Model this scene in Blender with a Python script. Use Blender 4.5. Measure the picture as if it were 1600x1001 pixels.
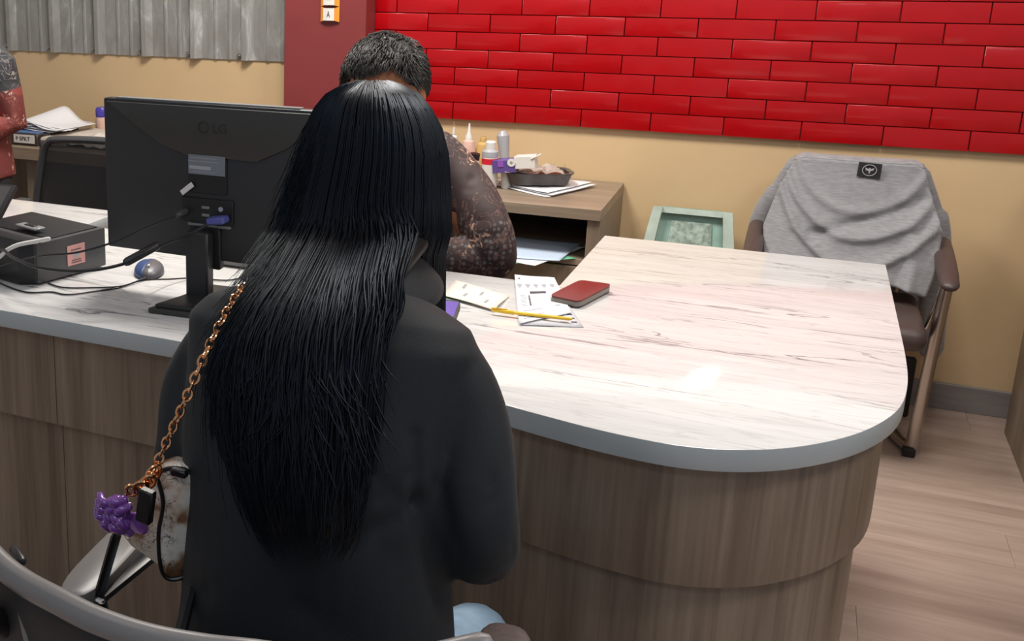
import bpy, bmesh, math, random
import numpy as np
from mathutils import Vector, Matrix
from math import sin, cos, pi, sqrt, radians

for o in list(bpy.data.objects): bpy.data.objects.remove(o)
SC = bpy.context.scene
COL = SC.collection
random.seed(7); RNG = np.random.RandomState(7)

# ------------------------------------------------------------------ camera
FPX, CX, CY, HCAM = 1728.5, 344.9, 387.9, 1.4434
def rot3(a, b, c):
    return Matrix.Rotation(c, 3, 'Z') @ Matrix.Rotation(a, 3, 'X') @ Matrix.Rotation(b, 3, 'Y')
RC = rot3(-.2572, .0044, .4809)          # right / forward / up frame of the camera
cam = bpy.data.cameras.new('camera'); camo = bpy.data.objects.new('camera', cam); COL.objects.link(camo)
r_, f_, u_ = (RC @ Vector(v) for v in ((1,0,0), (0,1,0), (0,0,1)))
camo.matrix_world = Matrix((( r_.x, u_.x, -f_.x, 0), (r_.y, u_.y, -f_.y, 0), (r_.z, u_.z, -f_.z, HCAM), (0,0,0,1)))
cam.sensor_fit = 'HORIZONTAL'; cam.sensor_width = 36; cam.lens = FPX/1600*36
cam.shift_x = (800-CX)/1600; cam.shift_y = (CY-500.5)/1600
cam.clip_start = .05
SC.camera = camo

# ------------------------------------------------------------------ world, lights, exposure
w = bpy.data.worlds.new('room_air'); SC.world = w; w.use_nodes = True
w.node_tree.nodes['Background'].inputs[0].default_value = (.80, .86, .95, 1)
w.node_tree.nodes['Background'].inputs[1].default_value = .33
SC.view_settings.view_transform = 'Standard'; SC.view_settings.look = 'None'
SC.view_settings.gamma = 1; SC.view_settings.exposure = 0.0
SC.view_settings.use_curve_mapping = False
def area(loc, sx, sy, power, col, target=None):
    L = bpy.data.lights.new('ceiling_light', 'AREA'); L.shape = 'RECTANGLE'; L.size = sx; L.size_y = sy
    L.energy = power; L.color = col
    o = bpy.data.objects.new('ceiling_light', L); COL.objects.link(o); o.location = loc
    if target is not None:
        d = Vector(target) - Vector(loc); o.rotation_euler = d.to_track_quat('-Z', 'Y').to_euler()
    return o
area((.1, 2.75, 2.75), .6, .6, 31, (1, .93, .86))
area((-1.35, 2.9, 2.75), .6, .6, 58, (1, .95, .88))
area((1.4, 1.4, 2.75), .6, .6, 20, (1, .93, .88))
area((-1.6, .5, 2.75), 1.2, .6, 4, (.82, .92, 1.0))
area((.1, -.5, 2.75), 1.2, .6, 12, (.68, .85, 1.0))

# ------------------------------------------------------------------ helpers
def at(px, py, y):
    """point on the plane y=const behind a spot of the survey photo"""
    d = RC @ Vector(((px-CX)/FPX, 1, -(py-CY)/FPX)); t = y/d.y
    return Vector((d.x*t, y, d.z*t + HCAM))
def atz(px, py, z):
    d = RC @ Vector(((px-CX)/FPX, 1, -(py-CY)/FPX)); t = (z-HCAM)/d.z
    return Vector((d.x*t, d.y*t, z))
def V(*a): return Vector(a)

def root_loc(o):
    v = Vector((0,0,0))
    while o is not None: v = v + o.location; o = o.parent
    return v
class MB:
    def __init__(s): s.v = []; s.f = []
    def add(s, vs, fs):
        n = len(s.v); s.v += [tuple(p) for p in vs]; s.f += [tuple(i+n for i in f) for f in fs]; return s
    def bm(s, b):
        b.verts.index_update(); s.add([v.co[:] for v in b.verts], [[v.index for v in f.verts] for f in b.faces]); b.free(); return s
    def box(s, c, d, bev=0, rot=None, seg=1, taper=None):
        b = bmesh.new(); bmesh.ops.create_cube(b, size=1)
        for v in b.verts:
            v.co = Vector((v.co.x*d[0], v.co.y*d[1], v.co.z*d[2]))
            if taper and v.co.z > 0: v.co.x *= taper[0]; v.co.y *= taper[1]
        if bev: bmesh.ops.bevel(b, geom=list(b.edges), offset=bev, segments=seg, profile=.5, affect='EDGES')
        if rot is not None: bmesh.ops.transform(b, matrix=rot.to_4x4() if len(rot) == 3 else rot, verts=b.verts)
        bmesh.ops.translate(b, vec=Vector(c), verts=b.verts)
        return s.bm(b)
    def prism(s, pts, z0, z1, M=None, bev=0):
        """outline in xy (ccw) extruded z0..z1, optional matrix"""
        b = bmesh.new(); vs = [b.verts.new((p[0], p[1], z0)) for p in pts]; f = b.faces.new(vs)
        r = bmesh.ops.extrude_face_region(b, geom=[f]); nv = [g for g in r['geom'] if isinstance(g, bmesh.types.BMVert)]
        for v in nv: v.co.z = z1
        bmesh.ops.recalc_face_normals(b, faces=b.faces)
        if bev:
            es = [e for e in b.edges if abs(e.verts[0].co.z-e.verts[1].co.z) < 1e-7]
            bmesh.ops.bevel(b, geom=es, offset=bev, segments=2, profile=.5, affect='EDGES')
        if M is not None: bmesh.ops.transform(b, matrix=M, verts=b.verts)
        return s.bm(b)
    def tube(s, pts, rad, n=10, cap=True, flat=1.0, up=None, closed=False):
        pts = [Vector(p) for p in pts]; m = len(pts)
        if not hasattr(rad, '__len__'): rad = [rad]*m
        rad = list(rad)
        if cap and not closed:      # rounded ends
            t0 = (pts[1]-pts[0]).normalized(); t1 = (pts[-1]-pts[-2]).normalized()
            a, z = pts[0], pts[-1]; ra, rz = rad[0], rad[-1]
            pts = [a-t0*ra*.95, a-t0*ra*.7] + pts + [z+t1*rz*.7, z+t1*rz*.95]
            rad = [ra*.25, ra*.72] + rad + [rz*.72, rz*.25]; m = len(pts)
        T = []
        for i in range(m):
            if closed: t = pts[(i+1) % m]-pts[i-1]
            else: t = pts[min(i+1, m-1)]-pts[max(i-1, 0)]
            T.append(t.normalized() if t.length > 1e-9 else V(0,0,1))
        N = Vector(up) if up is not None else (V(0,0,1) if abs(T[0].z) < .9 else V(1,0,0))
        vs = []; 
        for i in range(m):
            N = N - T[i]*N.dot(T[i]); N = N.normalized() if N.length > 1e-6 else T[i].orthogonal().normalized()
            if up is not None:
                N = Vector(up) - T[i]*Vector(up).dot(T[i]); N.normalize()
            B = T[i].cross(N)
            for k in range(n):
                a = 2*pi*k/n; vs.append(pts[i] + (N*cos(a)*flat + B*sin(a))*rad[i])
        fs = []
        for i in range(m if closed else m-1):
            j = (i+1) % m
            for k in range(n): fs.append((i*n+k, i*n+(k+1) % n, j*n+(k+1) % n, j*n+k))
        if not closed: fs += [tuple(range(n-1, -1, -1)), tuple((m-1)*n+k for k in range(n))]
        return s.add(vs, fs)
    def loft(s, rings, cap=True):
        n = len(rings[0]); vs = [p for r in rings for p in r]; fs = []
        for i in range(len(rings)-1):
            for k in range(n): fs.append((i*n+k, i*n+(k+1) % n, (i+1)*n+(k+1) % n, (i+1)*n+k))
        if cap: fs += [tuple(range(n-1, -1, -1)), tuple((len(rings)-1)*n+k for k in range(n))]
        return s.add(vs, fs)
    def lathe(s, prof, c=(0,0,0), n=20, M=None):
        rings = []
        for r, z in prof:
            ring = [Vector((r*cos(2*pi*k/n), r*sin(2*pi*k/n), z)) for k in range(n)]
            if M is not None: ring = [M @ p for p in ring]
            rings.append([p+Vector(c) for p in ring])
        return s.loft(rings)
    def ball(s, c, r, n=16, M=None):
        if not hasattr(r, '__len__'): r = (r, r, r)
        b = bmesh.new(); bmesh.ops.create_uvsphere(b, u_segments=n, v_segments=max(6, n*2//3), radius=1)
        for v in b.verts:
            v.co = Vector((v.co.x*r[0], v.co.y*r[1], v.co.z*r[2]))
            if M is not None: v.co = M @ v.co
            v.co += Vector(c)
        return s.bm(b)
    def grid(s, fn, nu, nv, thick=0, wrap=False):
        P = [[Vector(fn(u/(nu-1), v/(nv-1))) for u in range(nu)] for v in range(nv)]
        vs = [p for r in P for p in r]; fs = []
        for j in range(nv-1):
            for i in range(nu-1): fs.append((j*nu+i, j*nu+i+1, (j+1)*nu+i+1, (j+1)*nu+i))
        if thick:
            m = len(vs); nr = [Vector((0,0,0)) for _ in vs]
            for f in fs:
                nn = (vs[f[1]]-vs[f[0]]).cross(vs[f[3]]-vs[f[0]])
                for i in f: nr[i] += nn
            vs = vs + [vs[i]-(nr[i].normalized() if nr[i].length > 0 else V(0,0,1))*thick for i in range(m)]
            fs = fs + [tuple(reversed([i+m for i in f])) for f in fs]
            bd = [i for i in range(nu)] + [j*nu+nu-1 for j in range(1, nv)] + [(nv-1)*nu+i for i in range(nu-2, -1, -1)] + [j*nu for j in range(nv-2, 0, -1)]
            for a, b in zip(bd, bd[1:]+bd[:1]): fs.append((a, a+m, b+m, b))
        return s.add(vs, fs)
    def build(s, name, mat, parent=None, smooth=True, angle=38, remesh=0, fn=None, origin=None, sm=0):
        v = s.v; f = s.f
        me = bpy.data.meshes.new(name); me.from_pydata(v, [], f); me.update()
        if remesh:
            t = bpy.data.objects.new('tmp', me); COL.objects.link(t)
            m = t.modifiers.new('r', 'REMESH'); m.mode = 'VOXEL'; m.voxel_size = remesh; m.use_smooth_shade = True
            if sm:
                q = t.modifiers.new('s', 'SMOOTH'); q.factor = .5; q.iterations = sm
            me2 = bpy.data.meshes.new_from_object(t.evaluated_get(bpy.context.evaluated_depsgraph_get()))
            bpy.data.objects.remove(t); bpy.data.meshes.remove(me); me = me2; me.name = name
        else:
            b = bmesh.new(); b.from_mesh(me); bmesh.ops.recalc_face_normals(b, faces=b.faces); b.to_mesh(me); b.free()
        co = np.empty(len(me.vertices)*3); me.vertices.foreach_get('co', co); co = co.reshape(-1, 3)
        if fn is not None: co = fn(co, me)
        if parent is not None: org = np.array(root_loc(parent))
        elif origin is not None: org = np.array(origin, float)
        else: org = np.array([(co[:,0].min()+co[:,0].max())/2, (co[:,1].min()+co[:,1].max())/2, co[:,2].min()])
        me.vertices.foreach_set('co', (co-org).ravel()); me.update()
        if smooth:
            me.shade_smooth()
            if angle < 180 and not remesh: me.set_sharp_from_angle(angle=radians(angle))
        o = bpy.data.objects.new(name, me); COL.objects.link(o)
        if parent is not None: o.parent = parent
        else: o.location = org
        if mat is not None:
            me.materials.clear(); me.materials.append(mat)
        return o

def tag(o, label=None, cat=None, group=None, kind=None):
    if label: o['label'] = label
    if cat: o['category'] = cat
    if group: o['group'] = group
    if kind: o['kind'] = kind
    return o
def thing(name, label, cat, loc, group=None, rz=0):
    o = bpy.data.objects.new(name, None); o.empty_display_size = .05; COL.objects.link(o)
    o.location = loc; o.rotation_euler = (0, 0, rz); return tag(o, label, cat, group)
def text(s, size, mat, parent, M, name='lettering', depth=.0004, align='CENTER', sx=1):
    c = bpy.data.curves.new(name, 'FONT'); c.body = s; c.size = size; c.extrude = depth; c.align_x = align; c.align_y = 'CENTER'
    t = bpy.data.objects.new('tmp', c); COL.objects.link(t)
    me = bpy.data.meshes.new_from_object(t.evaluated_get(bpy.context.evaluated_depsgraph_get())); bpy.data.objects.remove(t)
    org = root_loc(parent) if parent else V(0,0,0)
    for v in me.vertices: v.co = (M @ Vector((v.co.x*sx, v.co.y, v.co.z))) - org
    me.name = name; me.materials.clear(); me.materials.append(mat)
    o = bpy.data.objects.new(name, me); COL.objects.link(o); o.parent = parent; return o
def frame(o, x, y):      # matrix: local x,y in plane, origin o
    x = Vector(x).normalized(); y = Vector(y); y = (y-x*y.dot(x)).normalized(); z = x.cross(y)
    return Matrix(((x.x, y.x, z.x, o[0]), (x.y, y.y, z.y, o[1]), (x.z, y.z, z.z, o[2]), (0,0,0,1)))
def smoothpath(pts, n=8):
    P = [Vector(p) for p in pts]; out = []
    for i in range(len(P)-1):
        p0, p1, p2, p3 = P[max(i-1,0)], P[i], P[i+1], P[min(i+2, len(P)-1)]
        for k in range(n):
            t = k/n; out.append(.5*((2*p1)+(p2-p0)*t+(2*p0-5*p1+4*p2-p3)*t*t+(3*p1-p0-3*p2+p3)*t**3))
    return out+[P[-1]]

# ------------------------------------------------------------------ materials
def mat(name, col, rough=.5, metal=0, spec=.5, coat=0, bump=0, bscale=40, var=0, vscale=6, vcol=None, sheen=0, trans=0, alpha=1, emit=None):
    m = bpy.data.materials.new(name); m.use_nodes = True; nt = m.node_tree; b = nt.nodes['Principled BSDF']
    b.inputs['Base Color'].default_value = (*col, 1); b.inputs['Roughness'].default_value = rough
    b.inputs['Metallic'].default_value = metal; b.inputs['Specular IOR Level'].default_value = spec
    b.inputs['Coat Weight'].default_value = coat; b.inputs['Coat Roughness'].default_value = .06
    b.inputs['Sheen Weight'].default_value = sheen
    b.inputs['Transmission Weight'].default_value = trans; b.inputs['Alpha'].default_value = alpha
    if emit: b.inputs['Emission Color'].default_value = (*emit[0], 1); b.inputs['Emission Strength'].default_value = emit[1]
    tc = nt.nodes.new('ShaderNodeTexCoord')
    if var or vcol:
        n = nt.nodes.new('ShaderNodeTexNoise'); n.inputs['Scale'].default_value = vscale; n.inputs['Detail'].default_value = 5
        nt.links.new(tc.outputs['Object'], n.inputs['Vector'])
        r = nt.nodes.new('ShaderNodeValToRGB'); v2 = vcol or tuple(min(1, c*(1+var)) for c in col)
        r.color_ramp.elements[0].position = .35; r.color_ramp.elements[1].position = .68
        r.color_ramp.elements[0].color = (*[c*(1-var) for c in col], 1); r.color_ramp.elements[1].color = (*v2, 1)
        nt.links.new(n.outputs['Fac'], r.inputs['Fac']); nt.links.new(r.outputs['Color'], b.inputs['Base Color'])
    if bump:
        n2 = nt.nodes.new('ShaderNodeTexNoise'); n2.inputs['Scale'].default_value = bscale; n2.inputs['Detail'].default_value = 4
        nt.links.new(tc.outputs['Object'], n2.inputs['Vector'])
        bp = nt.nodes.new('ShaderNodeBump'); bp.inputs['Strength'].default_value = bump; bp.inputs['Distance'].default_value = .01
        nt.links.new(n2.outputs['Fac'], bp.inputs['Height']); nt.links.new(bp.outputs['Normal'], b.inputs['Normal'])
    return m
def ramp(nt, stops):
    r = nt.nodes.new('ShaderNodeValToRGB'); e = r.color_ramp.elements
    while len(e) < len(stops): e.new(.5)
    for k, (p, c) in enumerate(stops): e[k].position = p; e[k].color = (*c, 1) if len(c) == 3 else c
    return r
def grain(name, dark, light, scale, rough=.35, rnd=False, fine=1.0, coord='Object', mid=None):
    """streaky laminate: noise squeezed across the grain"""
    m = bpy.data.materials.new(name); m.use_nodes = True; nt = m.node_tree; b = nt.nodes['Principled BSDF']
    tc = nt.nodes.new('ShaderNodeTexCoord'); mp = nt.nodes.new('ShaderNodeMapping'); mp.inputs['Scale'].default_value = scale
    nt.links.new(tc.outputs[coord], mp.inputs['Vector'])
    if rnd:
        oi = nt.nodes.new('ShaderNodeObjectInfo'); mu = nt.nodes.new('ShaderNodeMath'); mu.operation = 'MULTIPLY'; mu.inputs[1].default_value = 37
        nt.links.new(oi.outputs['Random'], mu.inputs[0]); cb = nt.nodes.new('ShaderNodeCombineXYZ')
        for k in range(3): nt.links.new(mu.outputs[0], cb.inputs[k])
        nt.links.new(cb.outputs[0], mp.inputs['Location'])
    n = nt.nodes.new('ShaderNodeTexNoise'); n.inputs['Scale'].default_value = 1; n.inputs['Detail'].default_value = 7; n.inputs['Roughness'].default_value = .62; n.inputs['Distortion'].default_value = .5
    n2 = nt.nodes.new('ShaderNodeTexNoise'); n2.inputs['Scale'].default_value = 5; n2.inputs['Detail'].default_value = 3
    nt.links.new(mp.outputs[0], n.inputs['Vector']); nt.links.new(mp.outputs[0], n2.inputs['Vector'])
    mx = nt.nodes.new('ShaderNodeMix'); mx.inputs['Factor'].default_value = .3*fine
    nt.links.new(n.outputs['Fac'], mx.inputs[2]); nt.links.new(n2.outputs['Fac'], mx.inputs[3])
    md = mid or tuple((a+c)/2 for a, c in zip(dark, light))
    r = ramp(nt, [(.33, dark), (.5, md), (.66, light)])
    nt.links.new(mx.outputs[0], r.inputs['Fac']); nt.links.new(r.outputs['Color'], b.inputs['Base Color'])
    b.inputs['Roughness'].default_value = rough
    bp = nt.nodes.new('ShaderNodeBump'); bp.inputs['Strength'].default_value = .12; bp.inputs['Distance'].default_value = .002
    nt.links.new(mx.outputs[0], bp.inputs['Height']); nt.links.new(bp.outputs['Normal'], b.inputs['Normal'])
    return m
M = {}
M['wall'] = mat('cream_paint', (.72, .525, .30), .42, var=.05, vscale=1.6, bump=.05, bscale=9)
M['white_wall'] = mat('white_paint', (.85, .84, .82), .6)
M['ceiling'] = mat('ceiling_paint', (.85, .85, .84), .8)
M['maroon'] = mat('maroon_paint', (.25, .045, .045), .4, var=.05)
M['brick'] = mat('red_gloss_paint', (.42, .0010, .004), .30, var=.07, vscale=9, coat=.25, bump=.10, bscale=22, spec=.4)
M['mortar'] = mat('red_joint', (.20, .001, .004), .6)
M['counter_wood'] = grain('counter_laminate', (.135, .092, .062), (.30, .222, .158), (22, 22, .9), .4)
M['cab_wood'] = grain('cabinet_laminate', (.22, .165, .115), (.36, .28, .205), (1.0, 14, 18), .4)
M['cab_side'] = grain('cabinet_side_laminate', (.19, .14, .10), (.31, .24, .175), (16, 16, .9), .45)
M['floor'] = grain('vinyl_plank', (.33, .245, .20), (.50, .395, .335), (1.3, 15, 1), .34, rnd=True, fine=.8)
M['skirting'] = grain('grey_skirting', (.20, .185, .18), (.34, .32, .31), (2, 9, 12), .45)
M['metal'] = None
def marble():
    m = bpy.data.materials.new('white_marble'); m.use_nodes = True; nt = m.node_tree; b = nt.nodes['Principled BSDF']; L = nt.links.new
    tc = nt.nodes.new('ShaderNodeTexCoord'); mp = nt.nodes.new('ShaderNodeMapping'); mp.inputs['Scale'].default_value = (1.5, 13, 13); mp.inputs['Rotation'].default_value = (0, 0, .06)
    L(tc.outputs['Object'], mp.inputs['Vector'])
    def noise(sc, det, dist, off=0):
        n = nt.nodes.new('ShaderNodeTexNoise'); n.inputs['Scale'].default_value = sc; n.inputs['Detail'].default_value = det; n.inputs['Distortion'].default_value = dist
        a = nt.nodes.new('ShaderNodeVectorMath'); a.inputs[1].default_value = (off, off*2, off); L(mp.outputs[0], a.inputs[0]); L(a.outputs[0], n.inputs['Vector']); return n
    base = noise(1.5, 5, .4); r1 = ramp(nt, [(.3, (.65, .64, .635)), (.62, (.73, .725, .72))]); L(base.outputs['Fac'], r1.inputs['Fac'])
    vn = noise(1.7, 4, .9, 3.1); r2 = ramp(nt, [(.474, (1,1,1)), (.5, (.30,.285,.30)), (.512, (1,1,1))]); L(vn.outputs['Fac'], r2.inputs['Fac'])
    vm = noise(1.1, 2, 0, 9.0); r4 = ramp(nt, [(.50, (0,0,0)), (.62, (1,1,1))]); L(vm.outputs['Fac'], r4.inputs['Fac'])
    mv = nt.nodes.new('ShaderNodeMix'); mv.data_type = 'RGBA'; mv.inputs[6].default_value = (1,1,1,1); L(r4.outputs['Color'], mv.inputs[0]); L(r2.outputs['Color'], mv.inputs[7])
    v3 = noise(3.2, 6, .7, 6.7); r3 = ramp(nt, [(.465, (1,1,1)), (.5, (.87,.865,.865)), (.53, (1,1,1))]); L(v3.outputs['Fac'], r3.inputs['Fac'])
    m1 = nt.nodes.new('ShaderNodeMix'); m1.data_type = 'RGBA'; m1.blend_type = 'MULTIPLY'; m1.inputs[0].default_value = 1; L(r1.outputs['Color'], m1.inputs[6]); L(mv.outputs[2], m1.inputs[7])
    m2 = nt.nodes.new('ShaderNodeMix'); m2.data_type = 'RGBA'; m2.blend_type = 'MULTIPLY'; m2.inputs[0].default_value = 1; L(m1.outputs[2], m2.inputs[6]); L(r3.outputs['Color'], m2.inputs[7])
    L(m2.outputs[2], b.inputs['Base Color']); b.inputs['Roughness'].default_value = .09; b.inputs['Specular IOR Level'].default_value = .6
    return m
M['marble'] = marble()
M['edge'] = mat('marble_edge_shade', (.46, .50, .51), .22, var=.06, vscale=5)  # bluish grey cast of the light on the slab edge, put into the colour
def galv():
    m = bpy.data.materials.new('galvanised_sheet'); m.use_nodes = True; nt = m.node_tree; b = nt.nodes['Principled BSDF']; L = nt.links.new
    tc = nt.nodes.new('ShaderNodeTexCoord'); mp = nt.nodes.new('ShaderNodeMapping'); mp.inputs['Scale'].default_value = (9, 9, 3)
    L(tc.outputs['Object'], mp.inputs['Vector'])
    n = nt.nodes.new('ShaderNodeTexNoise'); n.inputs['Scale'].default_value = 1.4; n.inputs['Detail'].default_value = 8; n.inputs['Roughness'].default_value = .7; n.inputs['Distortion'].default_value = 1.2
    L(mp.outputs[0], n.inputs['Vector']); r = ramp(nt, [(.4, (.30, .295, .275)), (.56, (.36, .36, .345)), (.68, (.56, .57, .56))]); L(n.outputs['Fac'], r.inputs['Fac'])
    L(r.outputs['Color'], b.inputs['Base Color']); b.inputs['Metallic'].default_value = .15
    r2 = ramp(nt, [(.4, (.30,)*3), (.66, (.55,)*3)]); L(n.outputs['Fac'], r2.inputs['Fac']); L(r2.outputs['Color'], b.inputs['Roughness'])
    return m
M['metal'] = galv()
M['black'] = mat('black_plastic', (.018, .018, .020), .38, var=.1)
M['monitor'] = mat('monitor_plastic', (.026, .026, .028), .42)
M['monitor_gloss'] = mat('monitor_gloss_plastic', (.045, .044, .040), .30)
M['emboss'] = mat('embossed_plastic', (.028, .027, .025), .5)
M['monitor_dark'] = mat('monitor_recess', (.010, .010, .011), .5)
M['grey_plastic'] = mat('grey_plastic', (.22, .22, .22), .35)
M['dark_grey'] = mat('dark_grey_plastic', (.07, .07, .072), .35)
M['white_plastic'] = mat('white_plastic', (.82, .80, .76), .35)
M['paper'] = mat('white_paper', (.84, .84, .86), .7)
M['receipt'] = mat('receipt_paper', (.74, .68, .60), .7, var=.05, vscale=30)
M['bluepaper'] = mat('pale_blue_paper', (.55, .66, .82), .7)
M['greenpaper'] = mat('green_card', (.18, .55, .33), .6)
M['ink'] = mat('ink', (.05, .05, .06), .6)
M['greyink'] = mat('grey_ink', (.33, .33, .36), .6)
M['jacket'] = mat('charcoal_suiting', (.014, .0175, .021), .66, bump=.06, bscale=300, spec=.3, sheen=.05)
M['jeans'] = mat('pale_denim', (.22, .33, .45), .8, var=.12, vscale=30, bump=.1, bscale=400)
M['hair'] = mat('black_hair', (.008, .0075, .009), .43, spec=.30)
M['hair'].node_tree.nodes['Principled BSDF'].inputs['Specular Tint'].default_value = (.50, .72, 1, 1)
M['hair_mass'] = mat('black_hair_mass', (.008, .007, .007), .55, spec=.3)
M['short_hair'] = mat('short_black_hair', (.020, .017, .015), .5, spec=.5)
M['skin'] = mat('warm_skin', (.42, .17, .085), .5, var=.06, vscale=20, spec=.4)
M['skin_light'] = mat('light_skin', (.58, .33, .22), .5, var=.05, vscale=20, spec=.4)
M['eye'] = mat('eye_white', (.8, .78, .75), .2)
M['iris'] = mat('dark_iris', (.02, .01, .008), .2)
M['lip'] = mat('lip', (.42, .12, .10), .4)
M['trousers'] = mat('black_trousers', (.02, .02, .022), .7)
M['shoe'] = mat('black_shoe_leather', (.015, .014, .013), .3)
M['gold'] = mat('rose_gold', (.85, .46, .24), .2, metal=1)
M['purple'] = mat('purple_gloss', (.20, .06, .33), .14, coat=.8)
M['lilac'] = mat('lilac_gloss', (.33, .12, .52), .14, coat=.8)
M['piping'] = mat('black_piping', (.012, .010, .010), .35)
M['chrome'] = mat('brushed_chrome', (.50, .46, .42), .25, metal=1)
M['chrome_bright'] = mat('bright_chrome', (.8, .78, .76), .12, metal=1)
M['brown_pad'] = mat('brown_leatherette', (.075, .052, .048), .42, bump=.08, bscale=120)
M['rubber'] = mat('black_rubber', (.012, .012, .012), .7)
M['heather'] = None
M['stool'] = mat('worn_green_plastic', (.30, .47, .40), .5, var=.12, vscale=14)
M['stool_pale'] = mat('faded_green_plastic', (.50, .60, .53), .6, var=.12, vscale=18)
M['maroon_case'] = mat('maroon_case', (.17, .014, .012), .38, bump=.05, bscale=200)
M['brownedge'] = mat('grey_case_edge', (.22, .19, .16), .4)
M['yellow'] = mat('yellow_plastic', (.85, .54, .02), .3, coat=.3)
M['frame_grey'] = mat('satin_grey_frame', (.20, .185, .18), .36)
M['screen_purple'] = mat('phone_screen', (.02, .02, .04), .15, emit=((.25, .13, .6), .9))
M['amber'] = mat('amber_liquid', (.62, .42, .16), .15, coat=.5)
M['orange'] = mat('orange_print', (.85, .33, .04), .4)
M['redprint'] = mat('red_print', (.70, .02, .04), .4)
M['blueprint'] = mat('blue_print', (.10, .07, .36), .4)
M['purplebox'] = mat('purple_card', (.13, .08, .30), .4)
M['silver'] = mat('silver_grey', (.42, .43, .46), .35)
M['teal'] = mat('grey_teal_plastic', (.42, .55, .55), .4)
M['tray'] = mat('dark_food_tray', (.07, .06, .06), .3)
M['sauce'] = mat('chilli_sauce', (.42, .07, .02), .2, var=.3, vscale=60, coat=.5, bump=.5, bscale=60)
M['film'] = mat('crumpled_film', (.62, .55, .48), .18, alpha=.55, spec=.8, bump=.4, bscale=50)
M['pink'] = mat('pink_label', (.70, .36, .33), .5)
M['label_grey'] = mat('rating_label', (.20, .23, .26), .4)
M['vga'] = mat('blue_connector', (.10, .12, .40), .4)
M['mouse_blue'] = mat('blue_shell', (.05, .09, .24), .45)
M['mouse_grey'] = mat('gunmetal_shell', (.12, .118, .13), .42, metal=.2)
M['bluecap'] = mat('blue_cap', (.08, .06, .42), .3)
M['peach'] = mat('peach_liquid', (.75, .50, .42), .3)
M['bluebinder'] = mat('blue_folder', (.10, .18, .36), .5)
M['chain_steel'] = mat('steel_ring', (.7, .66, .6), .2, metal=1)
def heather():
    m = mat('grey_heather_jersey', (.30, .29, .30), .9, sheen=.3); nt = m.node_tree; b = nt.nodes['Principled BSDF']; L = nt.links.new
    tc = nt.nodes.new('ShaderNodeTexCoord'); mp = nt.nodes.new('ShaderNodeMapping'); mp.inputs['Scale'].default_value = (40, 40, 260)
    n = nt.nodes.new('ShaderNodeTexNoise'); n.inputs['Scale'].default_value = 1; n.inputs['Detail'].default_value = 4
    L(tc.outputs['Object'], mp.inputs['Vector']); L(mp.outputs[0], n.inputs['Vector'])
    r = ramp(nt, [(.35, (.235, .235, .245)), (.65, (.31, .31, .325))]); L(n.outputs['Fac'], r.inputs['Fac']); L(r.outputs['Color'], b.inputs['Base Color'])
    return m
M['heather'] = heather()
def batik(name, base, c1, c2, c3, sc=1.0, dots=True):
    """printed cloth: voronoi dots, leafy scrolls, pale blooms"""
    m = bpy.data.materials.new(name); m.use_nodes = True; nt = m.node_tree; b = nt.nodes['Principled BSDF']; L = nt.links.new
    tc = nt.nodes.new('ShaderNodeTexCoord')
    def mix(f, a, c):
        x = nt.nodes.new('ShaderNodeMix'); x.data_type = 'RGBA'; L(f, x.inputs[0])
        for sck, val in ((6, a), (7, c)):
            if hasattr(val, 'type') and not isinstance(val, tuple): L(val, x.inputs[sck])
            else: x.inputs[sck].default_value = (*val, 1)
        return x.outputs[2]
    def noise(s, d, dist=0, off=0):
        mp = nt.nodes.new('ShaderNodeMapping'); mp.inputs['Location'].default_value = (off,)*3; L(tc.outputs['Object'], mp.inputs['Vector'])
        n = nt.nodes.new('ShaderNodeTexNoise'); n.inputs['Scale'].default_value = s*sc; n.inputs['Detail'].default_value = d; n.inputs['Distortion'].default_value = dist
        L(mp.outputs[0], n.inputs['Vector']); return n.outputs['Fac']
    def thr(src, a, c, inv=False):
        r = ramp(nt, [(a, (1,)*3 if inv else (0,)*3), (c, (0,)*3 if inv else (1,)*3)]); L(src, r.inputs['Fac']); return r.outputs['Color']
    vo = nt.nodes.new('ShaderNodeTexVoronoi'); vo.inputs['Scale'].default_value = 75*sc; vo.inputs['Randomness'].default_value = .25; L(tc.outputs['Object'], vo.inputs['Vector'])
    dot = thr(vo.outputs['Distance'], .30, .40, True)
    zone = thr(noise(7, 1, 0, 2), .50, .53)
    mu = nt.nodes.new('ShaderNodeMath'); mu.operation = 'MULTIPLY'; L(dot, mu.inputs[0]); L(zone, mu.inputs[1])
    cur = mix(mu.outputs[0], base, c1) if dots else mix(zone, base, c1)
    sv = noise(16, 2, 2.4, 5); scroll = ramp(nt, [(.47, (0,)*3), (.50, (1,)*3), (.53, (0,)*3)]); L(sv, scroll.inputs['Fac'])
    z2 = thr(noise(9, 1, 0, 8), .46, .52); m2 = nt.nodes.new('ShaderNodeMath'); m2.operation = 'MULTIPLY'; L(scroll.outputs['Color'], m2.inputs[0]); L(z2, m2.inputs[1])
    cur = mix(m2.outputs[0], cur, c2)
    bl = thr(noise(60, 3, 1.2, 11), .55, .60); z3 = thr(noise(17, 1, 0, 14), .60, .64); m3 = nt.nodes.new('ShaderNodeMath'); m3.operation = 'MULTIPLY'; L(bl, m3.inputs[0]); L(z3, m3.inputs[1])
    cur = mix(m3.outputs[0], cur, c3)
    L(cur, b.inputs['Base Color']); b.inputs['Roughness'].default_value = .7
    return m
M['batik'] = batik('brown_batik', (.040, .022, .022), (.13, .12, .12), (.16, .085, .07), (.62, .36, .24))
M['batik_red'] = batik('red_batik', (.17, .035, .03), (.26, .05, .045), (.40, .14, .10), (.70, .50, .42), 1.0, dots=False)
M['batik_dark'] = batik('dark_batik', (.045, .045, .05), (.09, .09, .10), (.30, .28, .27), (.65, .58, .5), 1.1, dots=False)
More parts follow.
